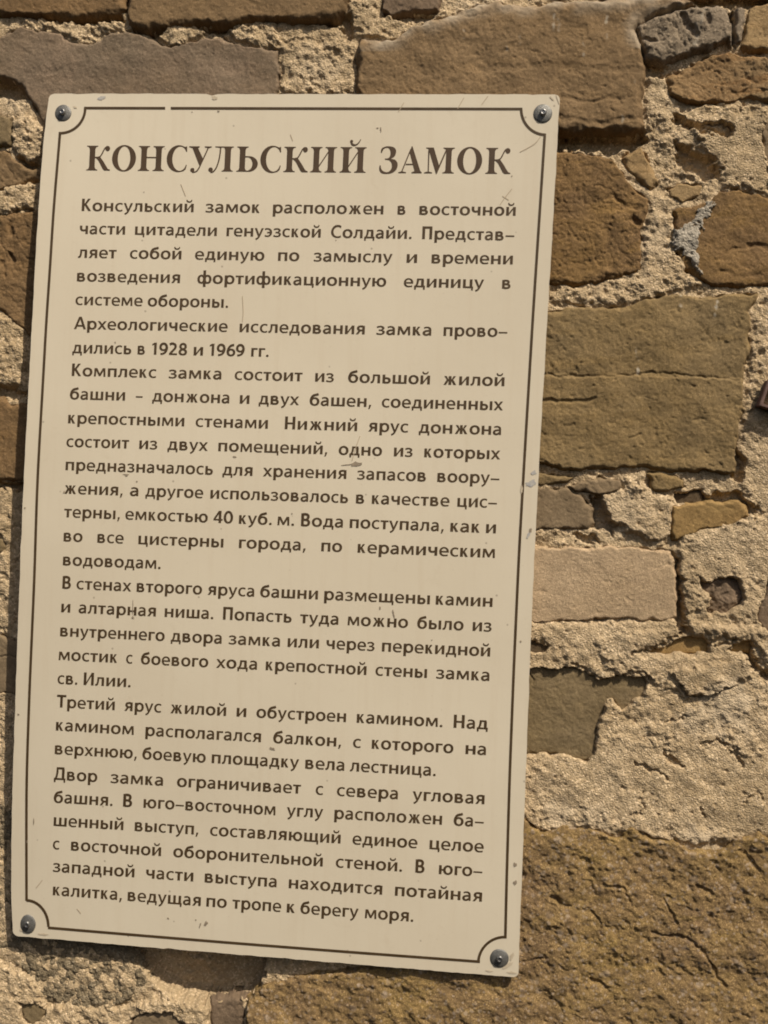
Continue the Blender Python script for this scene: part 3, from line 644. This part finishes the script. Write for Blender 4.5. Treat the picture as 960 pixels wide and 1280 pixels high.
def gl():
    G = {}
    KR = [[(170,225),(255,255),(404,489),(286,489),(212,325),(170,290)], [(205,300),(290,275),(430,0),(302,0),(205,205),(170,225)]]
    diag = [(165,0),(178,0),(418,395),(418,489),(405,489),(165,95)]
    G['н'] = 583, [V_(72,176), V_(407,511), V_(170,412,206,290)]
    G['и'] = 583, [V_(72,176), V_(407,511), [(160,0),(176,0),(425,385),(425,489),(407,489),(160,108)]]
    G['й'] = 583, G['и'][1] + [strk([(165,665),(190,600),(290,570),(390,600),(415,665)], 62)]
    G['п'] = 570, [V_(72,176), V_(394,498), V_(170,400,405,489)]
    G['т'] = 443, [V_(18,425,405,489), V_(169,273,0,410)]
    G['г'] = 405, [V_(72,176), V_(170,395,405,489)]
    G['к'] = 490, [V_(72,176)] + KR
    G['о'] = 564, [ring_(282,244,247,255,138,172)]
    G['с'] = 458, [cee(285,244,248,255,142,172,424)]
    G['е'] = 516, [el(262,250,228,250,0,180,18) + el(262,256,122,164,180,0,14), V_(40,489,206,281),
                   el(262,240,228,251,180,285,16) + [(400,-2),(452,18),(436,96),(385,80),(320,71)] + el(275,225,135,154,262,180,10)]
    G['а'] = 500, [cmr([(78,458),(140,487),(225,500),(330,482),(405,420),(430,300)]) + [(430,0),(338,0),(326,62),(326,290)] + cmr([(326,290),(318,352),(282,402),(215,418),(150,405),(100,378)]),
                   strk([(345,266),(250,262),(158,240),(98,190),(90,125),(118,62),(182,33),(262,50),(340,112)], (74, 100))]
    G['б'] = 563, [ring_(280,228,238,240,130,158), strk([(92,215),(94,320),(125,450),(190,535),(290,575),(400,598),(465,625)], (80, 104))]
    G['в'] = 547, [V_(72,176), strk([(150,449),(280,449),(352,430),(374,365),(350,298),(280,262),(150,258)], (78, 100)), strk([(150,250),(300,248),(390,218),(420,142),(388,66),(300,40),(150,40)], (80, 104))]
    G['д'] = 575, [V_(160,475,405,489), V_(371,475,70,410), [(150,489),(252,489),(245,330),(222,190),(172,70),(60,70),(112,170),(138,300)], V_(25,548,0,84), [(25,10),(118,10),(112,-130),(32,-130)], [(455,10),(548,10),(541,-130),(461,-130)]]
    G['ж'] = 757, [V_(326,430)] + [[(x + 252, y) for x, y in q_] for q_ in KR] + mir([[(x + 252, y) for x, y in q_] for q_ in KR], 378)
    G['з'] = 457, [cmr([(40,455),(110,487),(205,500),(318,482),(390,415),(388,330),(332,275),(262,258),(350,243),(412,195),(420,125),(372,38),(275,-8),(180,-11),(95,0),(28,28),(50,106),(115,80),(190,68),(265,78),(306,120),(298,178),(235,211),(140,215),(140,290),(222,292),(280,325),(286,370),(258,405),(200,418),(130,405),(62,380)], 3, True)]
    G['л'] = 539, [V_(160,467,405,489), V_(363,467,0,410), [(120,489),(222,489),(218,330),(200,160),(165,50),(110,0),(20,-8),(12,78),(60,95),(95,150),(112,260)]]
    mL = [[(70,489),(172,489),(152,0),(52,0)], [(90,489),(208,489),(362,150),(348,30),(306,30)]]
    G['м'] = 697, mL + mir(mL, 348)
    G['р'] = 580, [V_(72,176,-198,489), ring_(312,244,232,255,128,172)]
    G['у'] = 497, [[(12,489),(130,489),(235,190),(268,90),(215,-12),(198,18)], [(370,489),(485,489),(330,70),(270,-60),(190,-150),(95,-200),(65,-112),(130,-75),(185,-20),(205,20),(240,100)]]
    G['ф'] = 765, [V_(331,435,-198,700), ring_(232,244,195,255,95,172), ring_(534,244,195,255,95,172)]
    G['х'] = 491, [[(12,489),(136,489),(480,0),(353,0)], [(355,489),(474,489),(132,0),(10,0)]]
    G['ц'] = 588, [V_(72,176), V_(394,498), V_(170,552,0,84), [(460,10),(552,10),(545,-130),(466,-130)]]
    G['ч'] = 543, [V_(367,471), strk([(112,489),(112,400),(118,300),(165,225),(250,208),(320,220),(400,246)], (82, 104))]
    G['ш'] = 808, [V_(72,176), V_(352,456), V_(632,736), V_(170,640,0,84)]
    G['щ'] = 826, [V_(72,176), V_(352,456), V_(632,736), V_(170,790,0,84), [(698,10),(790,10),(783,-130),(704,-130)]]
    bw = strk([(150,287),(280,287),(372,255),(402,165),(372,70),(280,41),(150,41)], (82, 104))
    G['ь'] = 500, [V_(72,176), bw]
    G['ы'] = 741, [V_(72,176), bw, V_(562,666)]
    G['э'] = 470, mir([cee(285,244,248,255,142,172,424)], 233) + [V_(170,385,206,285)]
    G['ю'] = 787, [V_(72,176), V_(170,300,206,290), ring_(508,244,235,255,130,172)]
    G['я'] = 530, [V_(354,458), strk([(385,447),(250,449),(160,420),(132,343),(162,262),(250,226),(385,224)], (80, 104)), [(28,0),(152,0),(292,225),(176,238)]]
    G['К'] = 585, [V_(80,190,0,674), [(180,300),(275,360),(505,674),(370,674),(225,460),(180,400)], [(225,420),(318,385),(548,0),(408,0),(215,320)]]
    G['С'] = 590, [cee(365,337,330,349,215,254,548)]
    G['П'] = 632, [V_(80,190,0,674), V_(442,552,0,674), V_(180,450,582,674)]
    G['А'] = 630, [[(8,0),(128,0),(330,590),(385,674),(248,674)], [(628,0),(500,0),(300,590),(251,674),(388,674)], V_(160,470,158,246)]
    G['Н'] = 648, [V_(80,190,0,674), V_(457,567,0,674), V_(180,460,296,388)]
    G['В'] = 570, [V_(80,190,0,674), strk([(150,632),(300,632),(390,600),(415,515),(380,420),(290,368),(150,368)], (86, 110)), strk([(150,356),(310,354),(425,300),(450,195),(415,90),(310,44),(150,44)], (88, 112))]
    G['И'] = 662, [V_(80,190,0,674), V_(472,582,0,674), [(175,0),(190,0),(488,560),(488,674),(472,674),(175,120)]]
    G['Т'] = 530, [V_(12,518,582,674), V_(210,320,0,590)]
    G['Д'] = 650, [V_(165,560,582,674), V_(450,560,80,600), [(150,674),(258,674),(250,420),(225,230),(180,80),(65,80),(115,220),(142,400)], V_(25,632,0,92), [(25,10),(122,10),(116,-140),(32,-140)], [(535,10),(632,10),(625,-140),(541,-140)]]
    G['1'] = 480, [V_(235,340,0,650), [(100,520),(125,600),(250,650),(262,650),(262,555),(235,560)]]
    G['0'] = 513, [ring_(256,325,232,336,125,250)]
    G['8'] = 513, [ring_(256,178,222,189,112,108), ring_(256,490,195,171,92,92)]
    G['6'] = 513, [ring_(268,208,225,219,118,130), strk([(95,200),(100,330),(150,470),(250,570),(420,612)], (84, 106))]
    G['9'] = 513, [[(513 - x, 650 - y) for x, y in strk([(95,200),(100,330),(150,470),(250,570),(420,612)], (84, 106))], ring_(245,442,225,219,118,130)]
    G['2'] = 513, [strk([(62,570),(130,612),(230,620),(345,570),(370,470),(330,370),(230,240),(85,75)], (84, 106)), V_(38,465,0,88)]
    G['4'] = 513, [V_(295,396,0,650), V_(20,485,148,230), [(20,160),(125,225),(310,540),(310,650),(272,650),(20,232)]]
    G['.'] = 227, [el(112,56,70,68,0,360,16)[:-1]]
    G[','] = 227, [[(75,118),(185,118),(158,10),(110,-118),(38,-118),(62,-20)]]
    G['–'] = 500, [V_(28,472,205,278)]
    return G
GL = gl()
from mathutils.geometry import tessellate_polygon
_T = {}
def tess(poly):
    k = id(poly)
    if k not in _T:
        if isinstance(poly, tuple):
            n = len(poly[1]); pts = poly[1] + poly[2]; F_ = [(j, (j + 1) % n, n + (j + 1) % n, n + j) for j in range(n)]
        else:
            pts = poly; F_ = [tuple(f) for f in tessellate_polygon([[Vector((x, y, 0)) for x, y in pts]])]
        _T[k] = (np.array(pts, float), F_)
    return _T[k]
LINES = [
 (263.6, 269.6, 'Консульский 102 241.9|замок 256.8 324.4|расположен 341 479.1|в 496.8 506.7|восточной 524 644.5'),
 (292.3, 300.5, 'части 99.5 156.2|цитадели 168.6 270.9|генуэзской 283 400.8|Солдайи. 413.6 514.5|Представ- 527.6 642.7'),
 (322.1, 330.4, 'ляет 97.4 145.5|собой 162.2 226.6|единую 243.6 330.4|по 347.4 374|замыслу 392 490.4|и 508.1 521.2|времени 539.3 640.9'),
 (351.5, 360.9, 'возведения 96 224.9|фортификационную 246.5 482.6|единицу 504.6 604.8|в 627.5 638.1'),
 (381, 384.6, 'системе 94.2 178.1|обороны. 184.5 285.1'),
 (411.2, 421.2, 'Археологические 92.4 284.4|исследования 299.3 455.8|замка 470.3 539|прово- 554.3 634'),
 (441.2, 446, 'дились 90.3 164|в 171.8 181|1928 189.5 233.7|и 241.9 253.6|1969 261.4 305.6|гг. 313.8 335.7'),
 (469.8, 482.6, 'Комплекс 89.6 195.1|замка 210.7 276.6|состоит 293.2 377.9|из 393.8 417.2|большой 434.9 537.3|жилой 554.3 630.4'),
 (499, 512.9, 'башни 87.1 156.2|– 169.6 178.1|донжона 190.2 286.5|и 299.6 311.6|двух 323.3 373.6|башен, 386.8 464|соединенных 477.1 628.6'),
 (529, 543.7, 'крепостными 85 230.2|стенами 244.4 334.7|Нижний 355.9 446.3|ярус 460.4 510|донжона 523.5 626.2'),
 (558.4, 574.2, 'состоит 82.9 161.1|из 173.9 196.5|двух 209.3 259.6|помещений, 272.7 409.1|одно 423.2 477.4|из 492.3 515.7|которых 530.2 625.1'),
 (587.6, 604.6, 'предназначалось 81.8 266|для 278 315.5|хранения 328.6 432.8|запасов 446.3 532.3|воору- 546.5 624'),
 (617, 634.9, 'жения, 80.4 153.3|а 162.2 172.8|другое 181.7 253.9|использовалось 262.8 434.9|в 444.8 455.1|качестве 464.7 561.7|цис- 571.6 620.9'),
 (646.4, 666.6, 'терны, 80 149.8|емкостью 156.5 259.6|40 266.7 291.1|куб. 298.5 339.6|м. 346.7 367.6|Вода 376.1 428.5|поступала, 437 554.6|как 562.8 599.3|и 607.4 619.8'),
 (676.5, 697.4, 'во 79.3 103|все 121.5 154.4|цистерны 172.8 279.1|города, 298.5 382|по 401.5 427.5|керамическим 446.9 618.6'),
 (706.4, 711.2, 'водоводам. 78.5 200.7'),
 (735.6, 758.6, 'В 77.8 88.4|стенах 95.5 163.9|второго 170.6 252.4|яруса 259.5 317.6|башни 325 397.3|размещены 405.1 537.2|камин 544.6 615.5'),
 (765.2, 789.6, 'и 76.4 87.7|алтарная 98 194.7|ниша. 205.7 266.6|Попасть 278.6 364.4|туда 375 422.8|можно 434.5 509.9|было 521.3 579.3|из 590.7 614.4'),
 (795.1, 820.6, 'внутреннего 75 205.7|двора 213.5 276.9|замка 285.7 349.8|или 359.4 398.4|через 407.9 468.1|перекидной 477.3 612.6'),
 (825, 851.2, 'мостик 73.2 146.2|с 157.5 165.3|боевого 175.9 260.2|хода 270.1 321.1|крепостной 332 457.9|стены 469.2 533.6|замка 545 611.6'),
 (854.6, 859, 'св. 71.8 96.6|Илии. 104.4 163.2'),
 (884, 911.8, 'Третий 70.7 143.3|ярус 155.4 201.4|жилой 213.1 282.5|и 295.6 307.7|обустроен 320.4 432.4|камином. 445.8 553.1|Над 566.9 609.8'),
 (913, 943.9, 'камином 69.7 167.1|располагался 181.6 326.1|балкон, 341.3 426.3|с 441.2 450.8|которого 464.6 566.6|на 581.8 607.3'),
 (942.4, 970.1, 'верхнюю, 68.3 171|боевую 177.7 257|площадку 264.5 373.6|вела 381.4 430.2|лестница. 437.3 544.6'),
 (974.4, 1005.3, 'Двор 67.3 121.5|замка 138.1 203.6|ограничивает 221 376|с 394.5 403.7|севера 421 497.2|угловая 515.6 605.5'),
 (1003.2, 1033.9, 'башня. 66.9 140.6|В 153.7 165|юго-восточном 179.2 344.2|углу 358.3 403.7|расположен 417.8 552.4|ба- 566.9 604.5'),
 (1032.2, 1065.5, 'шенный 66.9 154.1|выступ, 168.2 247.9|составляющий 262.4 425.6|единое 440.5 521.6|целое 536.8 604.5'),
 (1061.4, 1096, 'с 65.9 74|восточной 88.5 201.2|оборонительной 216.4 403.3|стеной. 419.6 502.5|В 519.1 530.5|юго- 548.5 602.7'),
 (1089.5, 1127.1, 'западной 65.9 167.9|части 182.4 241.5|выступа 255.7 345.6|находится 360.8 477.7|потайная 493.6 602.4'),
 (1118.9, 1152.2, 'калитка, 65.9 152.3|ведущая 159.4 250.8|по 257.8 283.3|тропе 290.4 351.3|к 358.3 368.3|берегу 375.3 447.9|моря. 456.1 516.6'),
]
for li, (bl, br, txt) in enumerate(LINES):
    ws = [w_.rsplit(' ', 2) for w_ in txt.split('|')]
    xa = float(ws[0][1]); xb = float(ws[-1][2])
    XH = 10.6 + .5 * li / 30; CAP = 15.7 + .6 * li / 30
    VV = []; FF = []
    for word, a, c in ws:
        a, c = float(a), float(c); runs = []; adv = 0
        for ch in word.replace('-', '–'):
            for k, poly in enumerate(GL[ch][1]):
                pts_, F_ = tess(poly); runs.append((pts_ + [adv, 0], F_, k))
            adv += GL[ch][0]
        mn = min(r_[0][:, 0].min() for r_ in runs); mx = max(r_[0][:, 0].max() for r_ in runs); s = (c - a) / (mx - mn)
        for pts_, F_, k in runs:
            tt = pts_[:, 1]; ty = np.where(tt > 489, XH + (tt - 489) / 185 * (CAP - XH), tt / 489 * XH)
            px = a + (pts_[:, 0] - mn) * s; g = 1 + .05 * (px - 350) / 600
            base_y = bl + (br - bl) * (px - xa) / (xb - xa)
            P3 = onsign(px + .046 * ty, base_y - ty * g, LIFT + k * 1.6e-5)
            o = len(VV); VV += [tuple(p) for p in P3]; FF += [tuple(o + i for i in ff) for ff in F_]
    me = bpy.data.meshes.new('text_line'); me.from_pydata(VV, [], FF); me.update()
    face_out(link('text_line', me, INK, sign))

# ---- title in a bold serif, drawn letter by letter (units: cap height = 100)
def stem(a, c, e=12, y0=0, y1=100):
    h = [(a - e, 0), (c + e, 0), (c + e, 3.2), (c + e * .55, 4.4), (c + e * .22, 8), (c + .4, 15)]
    r = [(x, y0 + y) for x, y in h]; r += [(x, y1 - y) for x, y in reversed(h[1:])]
    l = [(a + c - x, y) for x, y in r[1:]][::-1]
    return r + l
def ell(cx, cy, rx, ry, a0=0, a1=360, n=40):
    return [(cx + rx * math.cos(math.radians(a)), cy + ry * math.sin(math.radians(a))) for a in np.linspace(a0, a1, n)]
def stroke(p, w_):
    p = np.array(p, float); d = np.gradient(p, axis=0); d /= np.linalg.norm(d, axis=1)[:, None]
    nn = np.stack([-d[:, 1], d[:, 0]], -1) * (np.asarray(w_, float)[..., None] if np.ndim(w_) else w_) / 2
    return [tuple(x) for x in p + nn] + [tuple(x) for x in (p - nn)[::-1]]
def cm(p, n=5, closed=False):                             # Catmull-Rom smoothing
    p = [np.array(x, float) for x in p]; m_ = len(p); out = []
    R_ = range(m_ if closed else m_ - 1)
    for i in R_:
        g = lambda k: p[k % m_] if closed else p[min(max(k, 0), m_ - 1)]
        a, b_, c, d = g(i - 1), g(i), g(i + 1), g(i + 2)
        for t_ in np.arange(n) / n:
            out.append(tuple(.5 * (2 * b_ + (c - a) * t_ + (2 * a - 5 * b_ + 4 * c - d) * t_ ** 2 + (3 * b_ - a - 3 * c + d) * t_ ** 3)))
    if not closed: out.append(tuple(p[-1]))
    return out
def ringpoly(o, i): return ('ring', o, i)
KA = [stem(12, 34), stroke(cm([(30,53),(45,53.5),(55,57),(62,67),(68,80),(75,92),(84,98)]), 5), ell(85, 89, 9.5, 10.5),
      [(33,52),(46,56),(57,53),(70,36),(82,17),(89,7),(98,3.5),(98,0),(75,0),(68,6),(58,24),(48,41),(41,48)]]
GO = [ringpoly(ell(49, 50, 49, 53.5, n=48)[:-1], ell(49, 50, 25.5, 48, n=48)[:-1])]
EN = [stem(11, 33), stem(71, 93), [(32,51.5),(72,51.5),(72,56.5),(32,56.5)]]
SS = [ell(48, 50, 48, 54, 62, 285, 40) + [(70,0),(79,8),(83,25),(79.5,26),(74,13)] + ell(54, 50, 31, 48.5, 300, 62, 34) + [(74,87),(78,78),(82,78),(81,101),(77,98)]]
UU = [[(13,94),(36,94),(39,88),(58,51),(52,30),(47,23),(43,26)], stroke(cm([(78,95),(66,66),(53,35),(44,14),(34,0),(22,-4),(16,-3)]), 5), ell(17, 5, 8.5, 8.5),
      [(0,100),(43,100),(43,97),(37,93),(13,93),(0,97)], [(63,100),(92,100),(92,97),(81,93),(75,93),(63,97)]]
EL_ = [stem(66, 89, 11), [(25,100),(64,100),(64,95.5),(51,95.5),(45,94),(25,97)], stroke(cm([(47,95),(46,75),(43,50),(37,26),(29,8),(19,-2),(10,-3)]), 5.5), ell(10, 7, 9, 9)]
SG = [stem(13, 35), [(34,0),(52,0)] + ell(50, 31, 37, 31, -85, 90, 20)[1:] + [(34,62),(34,57),(44,57)] + ell(44, 31, 21, 26.5, 85, -85, 18) + [(34,6)]]
II = [stem(13, 35), stem(71, 93), [(34,18),(72,78),(72,86),(34,26)]]
IJ = II + [stroke(cm([(41,121),(46,112),(56,108),(67,112),(75,122),(80,131)]), [4,5,6,7,8,8.5,9,9,8.6,8,7.4,6.8,6.2,5.8,5.4,5,4.6,4.4,4.2,4,3.6,3.4,3.2,3,2.8,2.6]), ell(43.5, 122, 6, 6.5)]
ZE = [cm([(4,79),(6,95),(22,103),(38,104),(54,100),(63,90),(63,75),(57,63),(46,55.5),(60,52),(70,42),(72.5,28),(67,12),(52,0),(33,-4),(15,-3),(5,3),(0,14),(1,28),(5,28),(9,14),(20,5),(33,3),(43,9),(49,20),(49,33),(44,44),(35,50),(22,51.5),(22,56),(33,57),(40,65),(42,78),(39,90),(32,97),(22,97),(13,91),(8,79)], 4, True)]
AA = [[(48,104),(52,104),(87,8),(88,5),(66,5),(64,8),(42,78)], [(11,5),(16,5),(47,90),(44,95)], [(27,31.5),(60,31.5),(58,36.5),(29,36.5)], [(0,0),(31,0),(31,3),(18,6.5),(11,6.5),(0,3)], [(52,0),(93,0),(93,3),(87,8),(65,8),(52,3)]]
MM_ = [stem(84, 105, 12), [(4,100),(34,100),(58,30),(50,-3),(47,-3),(17,84),(13,94),(4,97)], [(48,8),(52,2),(87,91),(84,98)], [(12.5,90),(17.5,88),(18.5,6),(14,6)], [(0,0),(32,0),(32,3),(20,6.5),(12,6.5),(0,3)]]
TITLE = [(KA,107.6),(GO,139.4),(EN,172.5),(SS,207.7),(UU,235.1),(EL_,260.0),(SG,294.9),(SS,324.8),(KA,354.1),(II,387.2),(IJ,424.1),(ZE,473.8),(AA,497.8),(MM_,530.1),(GO,570.8),(KA,606.6)]
INK2 = plain('dark_brown_ink', (.066, .040, .020), .5, 0, .3, var=(.085, .052, .028), vs=25)
for G, x0 in TITLE:
    b = bmesh.new(); sc_ = .309 + .015 * (x0 - 107) / 500
    for k, poly in enumerate(G):
        lf = LIFT + k * 2.5e-5
        def place(pp):
            a = np.array(pp, float); px = x0 + a[:, 0] * sc_ * (.985) + .046 * a[:, 1] * sc_; by = 212.9 + (px - 107) * .0084
            return onsign(px, by - a[:, 1] * sc_, lf)
        pts_, F_ = tess(poly); vs_ = [b.verts.new(p) for p in place(pts_)]
        for ff in F_: b.faces.new([vs_[j] for j in ff])
    me = bpy.data.meshes.new('title_letter'); b.to_mesh(me); b.free()
    face_out(link('title_letter', me, INK2, sign))

# ---- wear on the plate: scuffs, paint smears, scratches
SCUFF = plain('dark_scuff', (.20, .16, .115), .8, var=(.33, .26, .18), vs=400)
SMEAR = plain('blue_grey_paint', (.34, .33, .33), .6, var=(.48, .44, .37), vs=300)
def blob(name, cx, cy, rx, ry, ang, mat, seed, lift):
    r_ = np.random.RandomState(seed); n = 18; a = np.linspace(0, 2 * math.pi, n, endpoint=False)
    rr = 1 + .35 * r_.uniform(-1, 1, n); ca, sa = math.cos(ang), math.sin(ang)
    lx = rx * rr * np.cos(a); ly = ry * rr * np.sin(a)
    p = onsign(cx + lx * ca - ly * sa, cy + lx * sa + ly * ca, lift)
    me = bpy.data.meshes.new(name); me.from_pydata([tuple(x) for x in p] + [tuple(onsign(cx, cy, lift))], [], [(i, (i + 1) % n, n) for i in range(n)]); me.update()
    face_out(link(name, me, mat, sign))
L2 = LIFT + .0002
for k, (x, y, rx, ry, an) in enumerate([(446,580,6,2.8,-.1),(434,581,8,.7,-.1),(158,594,2,1.6,0),(293,571,2.6,1,.1),(157,593,4,.5,0),(80,615,.9,1.6,.5),(171,602,1,1,0),(144,428,.9,1,0),(210,1148,1.2,1,.3),(257,1155,2,3.4,.6),(250,1157,.8,3.5,.3),(245,1150,.9,.9,0),(644,1081,2.4,2.4,0),(644,1103,2.2,2.6,.4),(663,663,1.7,3.2,.3),(651,802,1.4,1.2,0),(476,162,.8,3.8,-.1),(472,160,1.6,.7,0),(273,139,1.4,1,0),(166,759,.5,11,.02),(166,772,1.6,1.4,.4),(492,768,1.0,6,-.25),(475,760,1,2,0),(340,936,3.4,1.6,.3),(42,1027,.7,4,.05),(34,1052,.8,2,0),(31,635,1.1,1.1,0),(23,893,1.2,1,0),(540,800,.7,.7,0),(640,220,.8,.8,0),(268,430,.7,.8,0),(355,680,.8,.8,0),(420,300,.6,.7,0),(180,240,.6,.6,0),(240,140,.9,.6,0),(365,642,1,.8,0)]):
    blob('scuff', x, y, rx, ry, an, SCUFF, k, L2 + k * 1e-6)
for k, (x, y, rx, ry, an) in enumerate([(667,591,3.4,2.6,-.5),(665,604,6.5,4,-.15),(127,122.5,4.5,2.2,-.3),(661,668,1.5,5,.4)]):
    blob('paint_smear', x, y, rx, ry, an, SMEAR, 90 + k, L2 + k * 1e-6)
GRIME = plain('corner_grime', (.47, .385, .27), .8, var=(.56, .47, .34), vs=200)
for k, (x, y, rx, ry, an) in enumerate([(634,1207,7,2.2,-.4),(640,1196,2,5,.3),(94,134,2.5,1.4,.4),(690,123,4,1,.8),(640,1216,6,1.4,.1),(652,612,1.5,5,0),(612,1214,5,1.1,.1),(54,1168,6,1.3,.1),(27,1163,3,1.6,.6),(268,122,4,2.4,.3)]):
    blob('grime_spot', x, y, rx, ry, an, GRIME, 120 + k, L2 + 5e-5 + k * 1e-6)
SCR = plain('scratch', (.44, .35, .235), .6)
for p in ([(450,545),(444,562),(440,576)], [(640,236),(632,246),(625,256)], [(650,190),(668,180),(676,170)], [(628,245),(636,250)], [(303,370),(304,390),(303,402)], [(505,128),(498,140)], [(580,122),(572,136)], [(610,120),(602,131)], [(45,1110),(50,1104),(53,1100)], [(96,1136),(101,1142)], [(232,245),(226,230)], [(363,168),(366,176)], [(695,119),(699,130)]):
    strip('scratch', [cm(p, 4)], .8, SCR, sign, L2)

# ---- the four screws with washers
ZINC = plain('dull_zinc', (.15, .145, .13), .5, .55, .5, var=(.22, .21, .19), vs=250, bump=.5)
ZIN2 = plain('screw_steel', (.24, .235, .22), .36, .8, .5, var=(.24, .23, .22), vs=300)
def lathe(name, cx, cy, prof, sx, mat, parent, n=32, z0=0, ang0=0):
    """profile of (radius mm, height mm) turned about the plate's normal"""
    c = onsign(cx, cy); VV = []; FF = []
    for r_, h_ in prof:
        for k in range(n):
            a = 2 * math.pi * k / n + ang0
            VV.append((c[0] + r_ * MM * sx * math.cos(a), c[1] - (h_ + z0) * MM, c[2] + r_ * MM * math.sin(a)))
    for i in range(len(prof) - 1):
        for k in range(n): FF.append((i * n + k, i * n + (k + 1) % n, (i + 1) * n + (k + 1) % n, (i + 1) * n + k))
    me = bpy.data.meshes.new(name); me.from_pydata(VV, [], FF)
    VV0 = len(prof) - 1
    me.update(); b = bmesh.new(); b.from_mesh(me); b.faces.ensure_lookup_table(); b.verts.ensure_lookup_table()
    b.faces.new([b.verts[VV0 * n + k] for k in range(n)]); bmesh.ops.recalc_face_normals(b, faces=b.faces)
    for f in b.faces: f.smooth = len(f.verts) == 4
    b.to_mesh(me); b.free(); return link(name, me, mat, parent)
for cx, cy, rad, sx in ((79.2, 141.6, 10.0, 1.0), (678.6, 142, 10.6, 1.0), (624.4, 1197.5, 10.6, 1.0), (35.3, 1154.6, 11.2, .84)):
    wsh = lathe('screw_washer', cx, cy, [(rad, -.3), (rad, .6), (rad * .95, 1.1), (rad * .82, 1.5), (rad * .6, 2.0), (rad * .42, 2.4)], sx, ZINC, sign)
    hd = lathe('screw_head', cx + .1, cy - .3, [(rad * .36, 2.2), (rad * .36, 4.6), (rad * .30, 5.4), (rad * .17, 5.6), (rad * .14, 5.0)], sx, ZIN2, wsh, 24)

# ------------------------------------------------------------------ the rusty square tube in the wall at the right edge
RUST = plain('rusty_steel', (.135, .085, .070), .85, .1, .2, var=(.21, .135, .11), vs=90, bump=.5)
tube = bpy.data.objects.new('square_tube', None); COL.objects.link(tube)
tube['label'] = 'short rusty square steel tube sticking out of the mortar at the right edge'; tube['category'] = 'tube'
c0 = ray(966, 498, .001); tube.location = tuple(c0)
b = bmesh.new(); an = math.radians(-17); W, T_, Lf = .0125, .0032, .018
def rp(x, z, yy): return (x * math.cos(an) - z * math.sin(an), yy, x * math.sin(an) + z * math.cos(an))
W = .0155; T_ = .0036
o_ = [(-W, -W), (W, -W), (W, W), (-W, W)]; k_ = (W - T_) / W
rings = [[b.verts.new(rp(x * s_, z * s_, yy)) for x, z in o_] for s_, yy in ((1, .02), (1, -Lf), (k_, -Lf), (k_, .012))]
for i in range(3):
    for j in range(4): b.faces.new((rings[i][j], rings[i][(j + 1) % 4], rings[i + 1][(j + 1) % 4], rings[i + 1][j]))
bmesh.ops.recalc_face_normals(b, faces=b.faces)
bmesh.ops.bevel(b, geom=[e for e in b.edges if e.calc_length() > .015 and e.calc_face_angle(0) > 1], offset=.0007, segments=2, affect='EDGES')
me = bpy.data.meshes.new('tube_wall'); b.to_mesh(me); b.free(); link('tube_wall', me, RUST, tube)
b = bmesh.new(); b.faces.new([b.verts.new(rp(x * k_ * .999, z * k_ * .999, .011)) for x, z in o_]); me = bpy.data.meshes.new('tube_shade_sheet'); b.to_mesh(me); b.free(); link('tube_shade_sheet', me, plain('painted_tube_shade', (.03, .022, .016), .95), tube)  # near-black sheet added as painted shade inside the hollow tube
